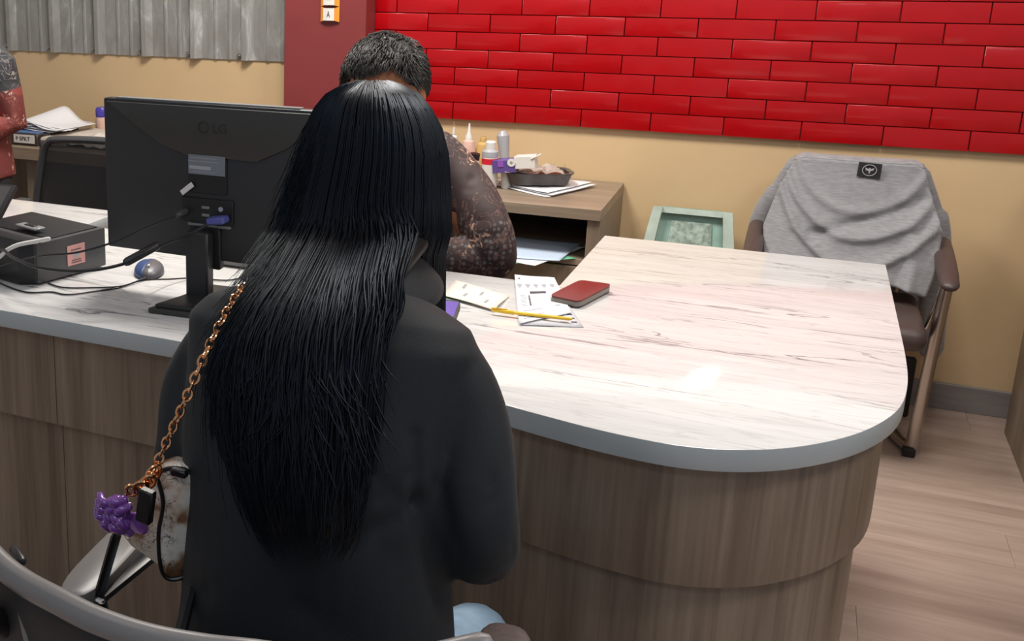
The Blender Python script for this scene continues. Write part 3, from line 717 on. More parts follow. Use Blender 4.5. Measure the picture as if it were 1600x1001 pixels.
bottle('nozzle_bottle', 'clear amber bottle with a long white conical nozzle', -1.030, 3.90,
   [('body', [(0,0),(.026,0),(.027,.004),(.027,.115),(.020,.142),(.011,.148),(0,.148)], M['peach']), ('nozzle', [(0,.147),(.013,.147),(.012,.160),(.006,.175),(.003,.205),(0,.206)], M['white_plastic'])])
bottle('amber_bottle', 'squat amber bottle without cap behind the white jars', -.985, 3.93,
   [('body', [(0,0),(.026,0),(.027,.004),(.027,.105),(.021,.130),(.012,.138),(.012,.150),(.009,.157),(0,.157)], M['amber'])])
bottle('small_jar_bottle', 'small white bottle with a black cap leaning left beside the nozzle bottles', -.985, 3.78,
   [('body', [(0,0),(.020,0),(.020,.090),(.016,.100),(0,.100)], M['white_plastic']), ('cap', [(0,.10),(.017,.10),(.017,.122),(0,.122)], M['black'])], tilt=.12, tdir=1.2)
bottle('flip_cap_bottle', 'white bottle with grey shoulder, white flip cap and a red and blue label', -.925, 3.80,
   [('body', [(0,0),(.027,0),(.028,.004),(.028,.112),(0,.113)], M['white_plastic']), ('label_band', [(.0285,.085),(.0285,.105),(.028,.105),(.028,.085)], M['redprint']),
    ('shoulder', [(0,.111),(.029,.111),(.028,.128),(.022,.134),(0,.134)], M['silver']), ('cap', [(0,.133),(.018,.133),(.018,.160),(.015,.164),(0,.164)], M['white_plastic'])])
bottle('grey_squeeze_tube', 'grey translucent squeeze tube tilted right behind the white bottle', -.895, 3.93,
   [('body', [(0,.0),(.016,.0),(.017,.10),(.021,.14),(.022,.165),(.012,.182),(0,.184)], M['silver'])], tilt=-.16, tdir=1.1)
bottle('glue_pot', 'small clear pot on its side at the foot of the white bottle', -.87, 3.82,
   [('body', [(0,0),(.016,0),(.018,.05),(.012,.07),(0,.07)], M['white_plastic'])])
# purple and white carton
F = frame(at(776, 255, 3.80), (1, -.12, .06), (0, 0, 1))
cx = thing('carton', 'small open purple and white carton lying on the food tray', 'box', (-.84, 3.80, .70))
Rb = frame((0,0,0), (1, -.10, .13), (0, 0, 1)).to_3x3()
MB().box(at(790, 258, 3.80), (.078, .055, .044), .001, rot=Matrix.Rotation(-.13, 3, 'Y')).build('purple_end', M['purplebox'], cx)
MB().box(at(822, 252, 3.80), (.070, .052, .042), .001, rot=Matrix.Rotation(-.13, 3, 'Y')).build('white_sleeve', M['white_plastic'], cx)
MB().box(at(838, 244, 3.785), (.035, .03, .004), .001, rot=Matrix.Rotation(-.5, 3, 'Y')).build('open_flap', M['white_plastic'], cx)
fm = frame(at(799, 254, 3.7715), (1,0,.13), (-.13,0,1))
MB().lathe([(0,0),(.014,0),(.014,.0012),(0,.0012)], fm.translation, 20, fm.to_3x3()).build('round_print', M['white_plastic'], cx)
MB().lathe([(0,.001),(.005,.001),(.005,.0018),(0,.0018)], fm.translation, 12, fm.to_3x3()).build('print_mark', M['greyink'], cx)
MB().box(at(782, 256, 3.7715), (.02, .0012, .022), rot=Matrix.Rotation(-.13, 3, 'Y')).build('pink_print', M['lilac'], cx)
# paper stack under the tray
def loose_sheet(name, label, c4, z, m, group=None, wob=.006, cat='paper', curl=0, n=13):
    t = thing(name, label, cat, (sum(p.x for p in c4)/4, sum(p.y for p in c4)/4, z), group)
    def fn(u, v):
        p = c4[0]*(1-u)*(1-v)+c4[1]*u*(1-v)+c4[2]*u*v+c4[3]*(1-u)*v
        return V(p.x, p.y, z+wob*(.5+.5*sin(u*6+v*2))*(abs(u-.5)+abs(v-.5))+curl*v*v)
    MB().grid(fn, n, n, thick=.0006).build('sheet', m, t, angle=180); return t
for k_, (dx, dy) in enumerate(((0,0), (.012,.01), (-.004,.018))):
    c4 = [V(-.92+dx, 3.84+dy, 0), V(-.705+dx, 3.72+dy, 0), V(-.60+dx, 3.96+dy, 0), V(-.83+dx, 4.03+dy, 0)]
    loose_sheet('plastic_mat', ('folded white sheet directly on the credenza, lowest under the food tray', 'white sheet between two others under the food tray', 'uppermost white sheet under the dark food tray, its corner pointing right')[k_], c4, ZC+.001+.0055*k_, M['paper'], 'white sheets under the food tray', wob=.005)
# food tray: scalloped side
tr = thing('food_tray', 'dark plastic food tray with red chilli sauce under crumpled film', 'tray', (-.78, 3.86, ZC+.02))
T = Matrix.Translation((-.775, 3.875, ZC+.019)) @ Matrix.Rotation(.42, 4, 'Z')
def sc_outline(a, b, amp=.006, n=72, k=11):
    out = []
    for i in range(n):
        t = 2*pi*i/n; r = (abs(cos(t))**5+abs(sin(t))**5)**(-1/5)
        x, y = a*r*cos(t), b*r*sin(t); s = 1+amp/max(a, b)*abs(sin(k*t/2))*2
        out.append((x*s, y*s))
    return out
def ring(a, b, z, amp): return [T @ V(x, y, z) for x, y in sc_outline(a, b, amp)]
MB().loft([ring(.090, .052, 0, .006), ring(.104, .062, .036, .006), ring(.116, .072, .040, .001), ring(.116, .072, .042, .001), ring(.100, .060, .041, .001), ring(.088, .050, .006, .004)]).build('tray_body', M['tray'], tr, angle=50)
MB().grid(lambda u, v: T @ V(-.02+.105*u, -.048+.096*v, .037+.004*sin(9*u+4*v)+.003*sin(17*v)), 12, 10, thick=.004).build('chilli_sauce', M['sauce'], tr, angle=180)
rr = np.random.RandomState(3)
cr_ = rr.uniform(-1, 1, (14, 11))
MB().grid(lambda u, v: T @ V(-.125+.20*u, -.065+.145*v, .046+.008*cr_[int(u*13.0), int(v*10.0)]), 14, 11, thick=.0008).build('crumpled_film', M['film'], tr, angle=20)
MB().tube([T @ V(.10, .05, .04), T @ V(.105, .052, .055)], .0015, 6).build('toothpick', M['amber'], tr)
# papers on the open shelf
ZS = .487
for k_, (lab, m, c4) in enumerate((('green card folder at the bottom of the pile on the credenza shelf', M['greenpaper'], [V(-.86, 3.47, 0), V(-.80, 3.42, 0), V(-.58, 3.62, 0), V(-.86, 3.80, 0)]),
        ('white sheet overhanging the credenza shelf below the blue one', M['paper'], [V(-.84, 3.50, 0), V(-.68, 3.46, 0), V(-.575, 3.78, 0), V(-.86, 3.82, 0)]),
        ('pale blue sheet on top of the pile on the credenza shelf', M['bluepaper'], [V(-.87, 3.49, 0), V(-.62, 3.54, 0), V(-.60, 3.80, 0), V(-.88, 3.80, 0)]))):
    loose_sheet('shelf_paper', lab, c4, ZS+.004*k_+.001, m, 'papers on the credenza shelf', wob=.002)

# ================================================================== THINGS ON THE LEFT DESK
ZD = .7
bx = thing('file_tray', 'black file tray with a white lettered label under the paper pile', 'tray', (-2.86, 3.77, ZD))
MB().box((-2.86, 3.77, ZD+.024), (.26, .30, .048), .003).build('tray_body', mat('dark_tray', (.05, .035, .03), .4), bx)
MB().box((-2.795, 3.618, ZD+.027), (.105, .002, .034), .0005).build('label', M['white_plastic'], bx)
text('P SPKT', .024, M['ink'], bx, frame((-2.80, 3.6165, ZD+.027), (1,0,0), (0,0,1)), 'lettering')
MB().box((-2.86, 3.77, ZD+.050), (.25, .28, .004), .001).build('blue_folder', M['bluebinder'], bx)
for k_ in range(6):
    a = (-.1, .12, -.05, .2, .05, -.15)[k_]
    t = thing('loose_paper', 'sheet of the white paper pile on the file tray, ' + ('lowest', 'second from the bottom', 'third from the bottom', 'third from the top', 'second from the top', 'topmost and most curled')[k_], 'paper', (-2.85, 3.80, ZD+.053), 'paper pile on the file tray')
    Rz = Matrix.Rotation(a, 3, 'Z')
    def fn(u, v, k_=k_):
        x = (u-.5)*.32; y = (v-.5)*.24
        p = Rz @ V(x, y, 0); bump_ = .052*math.exp(-((u-.42)/.22)**2)*(.3+.7*v)*(.35+.13*k_)
        return V(-2.835+p.x+.008*k_, 3.80+p.y, ZD+.054+.003*k_+bump_+.006*sin(7*u+k_)*(k_ > 2))
    MB().grid(fn, 17, 11, thick=.0006).build('sheet', M['paper'], t, angle=180)
en = thing('spiral_booklet', 'thick cream ring-bound booklet leaning right of the file tray', 'booklet', (-2.63, 3.80, ZD))
MB().prism([(-2.72, 3.63), (-2.62, 3.65), (-2.54, 3.90), (-2.68, 3.94)], ZD, ZD+.040, bev=.008).build('pages', mat('cream_pages', (.62, .55, .48), .6), en)
for i in range(16):
    p = V(-2.712, 3.65, ZD+.043)+V(.035, .28, 0)*(i/15)
    MB().tube([p+V(.006*cos(a), 0, .006*sin(a)) for a in np.linspace(0, 2*pi, 9)[:-1]], .0011, 5, closed=True).build('ring', M['grey_plastic'], en)
wr = thing('wrapped_parcel', 'crumpled pale wrapper between the booklet and the monitor', 'wrapper', (-2.50, 3.80, ZD))
rr2 = rr.uniform(-1, 1, (12, 10))
MB().grid(lambda u, v: V(-2.61+.20*u, 3.66+.22*v, ZD+.012+.040*sin(pi*u)*sin(pi*v)+.007*rr2[int(u*11.0), int(v*9.0)]), 12, 10, thick=.001).build('film', mat('pale_wrap', (.75, .68, .62), .35), wr, angle=25)
bo = thing('blue_cap_bottle', 'peach bottle with a blue cap half hidden by the monitor\'s left edge', 'bottle', (-2.655, 3.985, ZD))
MB().lathe([(0,0),(.027,0),(.028,.005),(.028,.068),(.025,.080),(0,.081)], (-2.655, 3.985, ZD), 24).build('body', M['peach'], bo)
MB().lathe([(0,.080),(.024,.080),(.027,.086),(.027,.112),(.021,.122),(0,.123)], (-2.655, 3.985, ZD), 24).build('cap', M['bluecap'], bo)

# things on the pillar
si = thing('pillar_sign', 'small curved white and orange sign plates hung on the maroon pillar', 'sign', (-1.604, 3.965, 1.20))
for zc_, h in ((1.2335, .050), (1.296, .062)):
    pl_ = MB().grid(lambda u, v: V(-1.604+.038*sin((u-.5)*2.2)/sin(1.1), 3.980-.014*cos((u-.5)*2.4), zc_-h/2+h*v+.004*cos((u-.5)*5)*(1-2*v)), 15, 5, thick=.003).build('plate', M['orange'], si, angle=60)
    MB().grid(lambda u, v: V(-1.606+.022*(u-.5)*2, 3.9645+.0045*((u-.5)*2)**2*.5, zc_-h/2*.92+h*.92*v), 7, 3, thick=-.001).build('white_face', M['white_plastic'], pl_)
    text('A', .032, M['ink'], pl_, frame((-1.606, 3.9625, zc_), (1,0,0), (0,0,1)), 'print_mark', sx=.55)
MB().box((-1.604, 3.978, 1.265), (.02, .008, .006), .001).build('hanger', M['ink'], si)
ky = thing('hanging_keys', 'black key fob and small keys hanging on the cream wall left of the pillar', 'keys', (-1.812, 4.08, .93))
MB().tube([(-1.803, 4.1, 1.052), (-1.803, 4.075, 1.052), (-1.803, 4.07, 1.060)], .003, 8).build('hook', M['chain_steel'], ky)
MB().tube([(-1.808+.011*cos(a), 4.078, 1.040+.013*sin(a)) for a in np.linspace(0, 2*pi, 17)[:-1]], .0016, 6, closed=True).build('ring', M['chain_steel'], ky)
MB().prism([(-.018,-.038), (.010,-.040), (.017,-.02), (.017,.02), (.008,.036), (-.012,.036), (-.018,.02)], 0, .012, M=frame((-1.808, 4.082, .962), (1,0,0), (0,0,1)), bev=.003).build('key_fob', M['rubber'], ky)
MB().box((-1.815, 4.068, .956), (.013, .002, .018), .0005).build('fob_label', M['silver'], ky)
for dx, rt in ((-.008, .35), (.008, -.3)):
    MB().box((-1.812+dx, 4.080, 1.012), (.010, .003, .036), .001, rot=Matrix.Rotation(rt, 3, 'Y')).build('key', M['chain_steel'] if dx < 0 else M['dark_grey'], ky)

# ================================================================== CHAIRS
# office chair behind the counter, facing the counter
oc = thing('mesh_office_chair', 'dark mesh-backed office chair behind the counter, left of the monitor', 'chair', (-2.0, 2.80, 0))
fr = smoothpath([(-2.285, 3.0, .60), (-2.262, 3.0, .72), (-2.236, 3.0, .815), (-2.215, 3.0, .846), (-2.175, 3.0, .858), (-2.0, 3.02, .862), (-1.83, 3.0, .858), (-1.79, 3.0, .84), (-1.768, 3.0, .80), (-1.742, 3.0, .70), (-1.73, 3.0, .58), (-1.76, 3.0, .48), (-2.0, 3.02, .46), (-2.25, 3.0, .48), (-2.285, 3.0, .60)], 5)[:-1]
MB().tube(fr, .0125, 10, closed=True, flat=1.25, up=(0, 1, 0)).build('back_frame', M['dark_grey'], oc)
MB().grid(lambda u, v: V(-2.262+.51*u+.022*(v-.6)*(1 if u < .5 else -1)*abs(2*u-1), 3.0+.02*sin(pi*u), .48+.37*v), 17, 9, thick=.002).build('mesh_back', M['mesh_thin'], oc, angle=180)
MB().box((-2.0, 2.76, .455), (.48, .46, .07), .03, seg=3).build('seat', M['black'], oc)
MB().tube([(-2.0, 3.03, .50), (-2.0, 3.06, .42), (-2.0, 2.95, .40), (-2.0, 2.82, .40)], .016, 10).build('back_support', M['black'], oc)
MB().tube([(-2.0, 2.78, .42), (-2.0, 2.78, .10)], .025, 14).build('gas_lift', M['black'], oc)
for s in (-1, 1):
    MB().box((-2.0+s*.255, 2.80, .655), (.06, .24, .028), .012, seg=2).build('arm_pad', M['dark_grey'], oc)
    MB().tube([(-2.0+s*.255, 2.80, .645), (-2.0+s*.26, 2.80, .50), (-2.0+s*.22, 2.80, .425)], .014, 10).build('arm_post', M['black'], oc)
def star_base(c, parent, r=.29):
    for k in range(5):
        a = 2*pi*k/5+.3; d = V(cos(a), sin(a), 0)
        l = MB().tube([V(c[0], c[1], .10), V(c[0], c[1], .095)+d*r*.5, V(c[0], c[1], .075)+d*r], [.024, .018, .013], 8).build('leg', M['black'], parent)
        q = V(c[0], c[1], .027)+d*r
        MB().lathe([(0,-.02),(.024,-.02),(.026,-.014),(.026,.014),(.024,.02),(0,.02)], q, 14, Matrix.Rotation(a, 3, 'Z') @ Matrix.Rotation(pi/2, 3, 'X')).build('caster', M['rubber'], l)
star_base((-2.0, 2.78), oc)

# woman's chair
wc = thing('visitor_office_chair', 'black office chair with flat arms that the woman sits on', 'chair', (-.51, 1.2, 0))
MB().box((-.51, 1.20, .345), (.48, .46, .065), .03, seg=3).build('seat', M['black'], wc)
MB().grid(lambda u, v: V(-.72+.42*u, .955+.055*(2*u-1)**2-.01*v, .40+.19*v), 13, 7, thick=.022).build('backrest', M['black'], wc, angle=180)
MB().tube([(-.51, .97, .46), (-.51, .96, .40), (-.51, 1.05, .31), (-.51, 1.18, .31)], .016, 10).build('back_support', M['black'], wc)
MB().tube([(-.51, 1.2, .31), (-.51, 1.2, .10)], .025, 14).build('gas_lift', M['black'], wc)
star_base((-.51, 1.2), wc)
def pad(c, L, W, rz, z, m, nm='arm_pad'):
    pts = []
    for i in range(32):
        t = 2*pi*i/32; r = (abs(cos(t))**3.2+abs(sin(t))**3.2)**(-1/3.2); pts.append((W/2*r*cos(t), L/2*r*sin(t)))
    return MB().prism(pts, -.014, .014, M=Matrix.Translation((c[0], c[1], z)) @ Matrix.Rotation(rz, 4, 'Z'), bev=.008)
pad((-.238, 1.155), .24, .078, .12, .607, M['brown_pad']).build('arm_pad', M['brown_pad'], wc)
MB().tube([(-.238, 1.16, .60), (-.25, 1.17, .50), (-.30, 1.18, .41)], .013, 10).build('arm_post', M['black'], wc)
pad((-.786, 1.165), .23, .062, .10, .622, M['frame_grey']).build('arm_pad', M['frame_grey'], wc)
h0, h1, h2 = at(152, 938, 1.085), at(181, 838, 1.10), at(238, 868, 1.20)
MB().tube([h0, h1], .0105, 8, flat=.55).build('arm_bracket', M['piping'], wc)
MB().tube([h0, h2, h2+V(.02, .06, .0)], .0115, 8, flat=.55).build('arm_bracket', M['piping'], wc)
MB().tube([h0, h0+V(.01,.01,-.10), V(-.70, 1.16, .42)], .013, 10).build('arm_post', M['black'], wc)
MB().tube([h0+V(-.012,-.006,.006), h0+V(.012,-.006,.006)], .004, 8).build('joint_ring', M['chrome_bright'], wc)
MB().tube([at(306, 880, 1.10), at(297, 930, 1.06), at(283, 985, 1.02), at(276, 1040, .99)], .008, 8).build('side_strap', M['black'], wc)

# chair in the foreground
fc = thing('foreground_chair', 'grey-framed mesh chair back in the bottom left corner, nearest the camera', 'chair', (-.45, 1.0, 0))
pts = [at(-45, 828, .85), at(0, 880, .82), at(40, 911, .805), at(90, 938, .79), at(150, 968, .78), at(230, 995, .78), at(320, 1012, .79), at(420, 1024, .80), (-.30, .83, .815), (-.20, .90, .83)]
rail = smoothpath(pts, 6)
MB().tube(rail, .0118, 12, flat=1.15, up=(0, .3, 1)).build('back_frame', M['frame_grey'], fc)
def msh(u, v):
    i = u*(len(rail)-1); a = rail[int(i)]; b = rail[min(int(i)+1, len(rail)-1)]; p = a.lerp(b, i-int(i))
    return V(p.x+.02*v, p.y+.015*v+.02*sin(pi*v), p.z-.008-.36*v)
MB().grid(msh, 40, 12, thick=.0015).build('mesh_back', M['mesh'], fc, angle=180)
def off(p, dz, d=(0,0)): return p+V(d[0], d[1], dz)
MB().tube([rail[8]+V(0,.012,-.01), rail[8]+V(.02,.03,-.18), rail[8]+V(.05,.05,-.38)], .009, 10).build('side_post', M['frame_grey'], fc)
# its seat looks towards the counter but stays below the woman's chair back, so it sits to the left of it
for nm, a_, b_, r_ in (('back_support', (-.46, .80, .46), (-.46, .78, .30), .016),):
    MB().tube([a_, b_], r_, 10).build(nm, M['black'], fc)
MB().box((-.46, .72, .33), (.40, .26, .05), .02, seg=3).build('seat', M['black'], fc)
MB().tube([(-.46, .73, .31), (-.46, .73, .10)], .025, 14).build('gas_lift', M['black'], fc)
star_base((-.46, .73), fc, .20)
MB().tube([at(-30, 960, .80), at(6, 975, .86)], .016, 10).build('arm_pad', M['black'], fc)
MB().tube([at(22, 858, .90), at(34, 876, .88)], .006, 10).build('frame_clip', M['black'], fc)

# guest chair and jumper by the wall
gc = thing('guest_chair', 'brown padded guest armchair on chrome legs against the back wall', 'chair', (.19, 3.75, 0))
MB().box((.185, 3.66, .405), (.42, .42, .07), .032, seg=4).build('seat', M['brown_pad'], gc)
MB().box((.185, 3.905, .64), (.36, .05, .36), .022, seg=3, rot=Matrix.Rotation(-.10, 3, 'X')).build('backrest', M['brown_pad'], gc)
for s, xa in ((-1, -.070), (1, .436)):
    y0, y1 = 3.565, 3.88
    P = [V(xa, y0+(y1-y0)*t, .548+.055*t) for t in (0, .25, .5, .75, 1)]
    MB().tube(P, [.024, .027, .027, .026, .023], 14, flat=.62, up=(0, 0, 1)).build('arm_pad', M['brown_pad'], gc)
    xe = xa-.004*s
    fx = xa-.018*s
    leg = MB().tube(smoothpath([(xe, 3.58, .545), (xe-.002*s, 3.585, .50), (fx, 3.635, .06), (fx-.006*s, 3.65, .022), (fx-.03*s, 3.72, .016), (fx-.07*s, 3.90, .016)], 5), .0165, 14).build('leg', M['chrome'], gc)
    MB().box((fx-.006*s, 3.635, .014), (.032, .045, .026), .004).build('rubber_foot', M['rubber'], leg)
    MB().tube([(xe-.008*s, 3.60, .525), (fx-.010*s, 3.64, .40), (fx-.03*s, 3.68, .36)], .008, 10).build('seat_bracket', M['chrome'], gc)
    MB().tube([(xe, 3.60, .53), (xe-.003*s, 3.59, .555)], .011, 10).build('arm_collar', M['chrome_bright'], gc)
    MB().tube([(xa-.02*s, 3.86, .595), (xa-.06*s, 3.90, .58), (xa-.085*s, 3.92, .58)], .009, 10).build('arm_stay', M['chrome'], gc)
    MB().tube([(fx-.05*s, 3.91, .40), (fx-.06*s, 3.95, .13)], .011, 10).build('rear_leg', M['rubber'], gc)
    MB().box((fx-.045*s+.03*s, 3.965, .10), (.055, .03, .20), .006).build('rear_foot', M['rubber'], gc)
MB().tube([(-.02, 3.90, .016), (.39, 3.90, .016)], .0125, 12).build('floor_bar', M['chrome'], gc)
MB().tube([(.03, 3.93, .38), (.03, 3.95, .60)], .012, 8).build('back_bar', M['chrome'], gc)
MB().tube([(.34, 3.93, .38), (.34, 3.95, .60)], .012, 8).build('back_bar', M['chrome'], gc)

jp = thing('grey_sweatshirt', 'heather grey sweatshirt with a black neck patch draped over the guest chair', 'sweatshirt', (.19, 3.85, .5))
def drape(u, v):
    # v 0 top .. 1 front hem
    z = .832-.345*v; 
    xl = np.interp(v, [0, .25, .6, 1], [.012, -.022, -.052, -.03]); xr = np.interp(v, [0, .2, .5, .8, 1], [.362, .385, .425, .420, .400])
    x = xl+(xr-xl)*u
    y = 3.868-.16*v**1.3-.02*sin(pi*u)
    # bow shaped folds hanging from the corners
    s = 2*u-1
    def fold(c0, cur, w, a): return -a*math.exp(-((v-(c0-cur*s*s+.12*s*(c0)))/w)**2)
    y += fold(.62, .45, .045, .020)+fold(.86, .55, .05, .022)+fold(.42, .42, .04, .010)
    y += .014*math.exp(-((v-(.52+.55*(.5-u)))/.05)**2)*(u > .25)*(1 if v > .1 else 0)
    y += -.018*math.exp(-((u-.80-.08*v)/.045)**2)*v + .012*math.exp(-((u-.72-.1*v)/.04)**2)*v-.012*math.exp(-((u-.10-.1*v)/.05)**2)*v
    z += .012*sin(u*9+1)*v**3 - (.03*(u-.6) if u > .6 else 0)*v
    if v < .06: z -= 0.0; y += .0
    z += -.012*max(0, abs(s)-.85)/.15*(1-v)
    return V(x, y, z)
MB().grid(drape, 61, 47, thick=-.006).build('front', M['heather'], jp, angle=180)
def overtop(u, v):
    a = drape(u, 0); s = v*pi*.9
    return V(a.x, a.y+.045*(1-cos(s))*.9, a.z+.010*sin(s)-.0*v)
def back(u, v):
    a = overtop(u, 1); 
    z = a.z-(.63+.02*sin(6*u))*v
    x = a.x+(.155*max(0, u-.2)**1.0)*v*(1 if u > .3 else .6)-(.05*(1-u))*v
    return V(x, min(a.y+.035*v+.012*sin(11*u+3*v)*v, 4.04), z)
MB().grid(lambda u, v: overtop(u, v), 41, 7, thick=.004).build('shoulder_fold', M['heather'], jp, angle=180)
MB().grid(back, 41, 31, thick=.005).build('back', M['heather'], jp, angle=180)
MB().tube(smoothpath([(.02, 3.90, .80), (-.015, 3.915, .72), (-.05, 3.925, .64), (-.062, 3.93, .56), (-.055, 3.94, .45)], 5), [.03]*6+[.036]*15, 14, flat=1.0).build('sleeve', M['heather'], jp)
MB().tube(smoothpath([(.355, 3.895, .80), (.39, 3.91, .72), (.42, 3.92, .64), (.435, 3.93, .55), (.45, 3.95, .40), (.462, 3.965, .24)], 5), [.026]*8+[.036]*18, 14).build('sleeve', M['heather'], jp)
pt_ = frame(drape(.585, .06)+V(0, -.0075, 0), (1, 0, -.04), (0, .1, 1))
pa_ = MB().box((0,0,0), (.062, .044, .0014), .0005, rot=pt_.to_3x3()); pa_.v = [tuple(V(*p)+pt_.translation+V(0,-.002,0)) for p in pa_.v]
np_ = pa_.build('neck_patch', M['rubber'], jp)
q = pt_.translation+V(0, -.0035, 0)
MB().tube([q+V(.0185*cos(a), -.0004, .0165*sin(a)) for a in np.linspace(0, 2*pi, 25)[:-1]], .0012, 6, closed=True).build('emblem_ring', M['silver'], np_)
MB().prism([(-.012, .008), (-.004, .004), (0, .008), (.004, .004), (.012, .008), (.010, .000), (.003, -.002), (0, -.012), (-.003, -.002), (-.010, 0)][::-1], 0, .0012, M=frame(q, (1,0,0), (0,0,1))).build('emblem', M['silver'], np_)

# green plastic stool leaning on the wall
sg = thing('green_step_stool', 'worn pale green plastic stool tipped against the wall behind the counter', 'stool', (-.28, 3.98, 0))
def SP(u, v, d=0):
    # u across 0..1, v down 0..1
    z = .600-.42*v; y = 4.055-.10*v; w0 = np.interp(v, [0, .25, 1], [.125, .142, .18]); x = -.275+(2*u-1)*w0
    return V(x, y-d, z)
pan = MB().grid(lambda u, v: SP(.12+.76*u, v, .012), 9, 9, thick=.008).build('seat_panel', M['stool'], sg)
MB().grid(lambda u, v: SP(.26+.48*u, .10+.60*v, .0245), 9, 9, thick=.003).build('speckled_inset', mat('speckled_green', (.42, .55, .47), .6, var=.5, vscale=55, vcol=(.50,.62,.54)), pan)
for a_, b_ in ((.235, .10), ):
    MB().tube([SP(.24, .09, .016), SP(.76, .09, .016)], .004, 8).build('inset_rim', M['stool'], pan)
    MB().tube([SP(.24, .09, .016), SP(.24, .75, .016)], .004, 8).build('inset_rim', M['stool'], pan)
    MB().tube([SP(.76, .09, .016), SP(.76, .75, .016)], .004, 8).build('inset_rim', M['stool'], pan)
for u0, u1 in ((0, .12), (.88, 1)):
    MB().grid(lambda u, v: SP(u0+(u1-u0)*u, v, .028), 3, 7, thick=.030).build('side_leg', M['stool_pale'], sg)
MB().grid(lambda u, v: SP(u, .0+.045*v, .024), 5, 3, thick=.02).build('top_rim', M['stool_pale'], sg)
for u0 in (.02, .85):
    MB().tube([SP(u0+.05, 1, .01), V(SP(u0+.05, 1).x, 3.93, .02)], .018, 8).build('leg', M['stool_pale'], sg)

# ================================================================== PEOPLE
def crease(co, nrm, segs):
    d_ = np.zeros(len(co))
    for p, q, w, dep in segs:
        p = np.array(p, float); q = np.array(q, float); d = q-p; L2 = d@d
        t = np.clip(((co-p)@d)/L2, 0, 1); dist = np.linalg.norm(co-(p+t[:,None]*d), axis=1)
        d_ -= dep*np.exp(-(dist/w)**2)
    return co+nrm*d_[:,None]
def vnormals(me):
    a = np.empty(len(me.vertices)*3); me.vertices.foreach_get('normal', a); return a.reshape(-1, 3)
def ell(c, a, b, z, n=40, e=2.3, tilt=0):
    out = []
    for i in range(n):
        t = 2*pi*i/n; r = (abs(cos(t))**e+abs(sin(t))**e)**(-1/e)
        x, y = a*r*cos(t), b*r*sin(t); out.append(V(c[0]+x, c[1]+y, z-tilt*y))
    return out
def head(mb, c, R, s=1.0, female=False):
    def P(*a): return V(*c)+R @ (V(*a)*s)
    def B(p, r, M_=None): mb.ball(P(*p), [x*s for x in r], 22, R if M_ is None else R @ M_)
    B((0,-.012,.022), (.074,.092,.086)); B((0,.030,-.018), (.060,.058,.074)); B((0,.024,-.055), (.050,.058,.050))
    B((0,.072,-.092), (.021,.017,.016)); B((0,.078,.024), (.046,.014,.010))
    for sx in (-1, 1):
        B((sx*.036,.062,-.020), (.022,.022,.022)); B((sx*.011,.094,-.026), (.008,.010,.008))
        B((sx*.076,-.004,-.008), (.008,.018,.031), Matrix.Rotation(sx*.35, 3, 'Z')); B((sx*.074,.004,-.034), (.007,.010,.010))
    mb.tube([P(0,.082,.016), P(0,.094,-.004), P(0,.104,-.022)], [.007*s,.008*s,.011*s], 12)
    B((0,.086,-.050), (.024,.010,.006)); B((0,.084,-.059), (.020,.011,.007))
def face_parts(parent, c, R, s=1.0):
    def P(*a): return V(*c)+R @ (V(*a)*s)
    for sx in (-1, 1):
        e = MB().ball(P(sx*.030,.0745,.004), (.0125*s,.0105*s,.0055*s), 14, R).build('eye', M['eye'], parent)
        MB().ball(P(sx*.030,.0835,.003), (.0050*s,.0030*s,.0046*s), 10, R).build('iris', M['iris'], e)
        MB().tube([P(sx*.014,.090,.024), P(sx*.030,.090,.029), P(sx*.048,.077,.024)], [.0025*s,.003*s,.0018*s], 6).build('eyebrow', M['short_hair'], parent)
    MB().tube([P(-.022,.088,-.053), P(0,.0965,-.0515), P(.022,.088,-.053)], [.002*s,.0048*s,.002*s], 8).build('upper_lip', M['lip'], parent)
    MB().tube([P(-.020,.086,-.056), P(0,.095,-.0605), P(.020,.086,-.056)], [.002*s,.0055*s,.002*s], 8).build('lower_lip', M['lip'], parent)
def hand(mb, w, d, n, side, curl=.35, s=1.0, elb=None):
    """w wrist, d finger direction, n direction the palm faces, side thumb direction"""
    w = Vector(w); d = Vector(d).normalized(); n = Vector(n); n = (n-d*n.dot(d)).normalized(); t = Vector(side); t = (t-d*t.dot(d)-n*t.dot(n)).normalized()
    Rm = Matrix((t, d, n)).transposed()
    mb.ball(w+d*.045*s, (.040*s, .050*s, .014*s), 18, Rm); mb.tube([w-d*.03*s, w+d*.02*s], [.024*s, .026*s], 14, flat=.8)
    for k, (o, L, r) in enumerate(((.029, .070, .0085), (.010, .080, .009), (-.009, .074, .0087), (-.027, .058, .0078))):
        p = w+d*(.080-.004*abs(k-1))*s+t*o*s; pts = [w+d*.04*s+t*o*.8*s, p]; a = 0
        for fr_ in (.45, .32, .23):
            a += curl*(1+.15*k); dd = d*cos(a)+n*sin(a)+t*o*.8; dd.normalize(); p = p+dd*L*fr_*s; pts.append(p)
        mb.tube(pts, [r*1.0*s, r*1.02*s, r*.95*s, r*.86*s, r*.74*s], 12)
    b = w+d*.015*s+t*.026*s; p1 = b+(t*.75+d*.6+n*.25).normalized()*.036*s; p2 = p1+(t*.35+d*.8+n*.4).normalized()*.030*s; p3 = p2+(d*.8+n*.5).normalized()*.022*s
    mb.tube([w+d*.01*s, b, p1, p2, p3], [.014*s, .0145*s, .0115*s, .0102*s, .0085*s], 12)

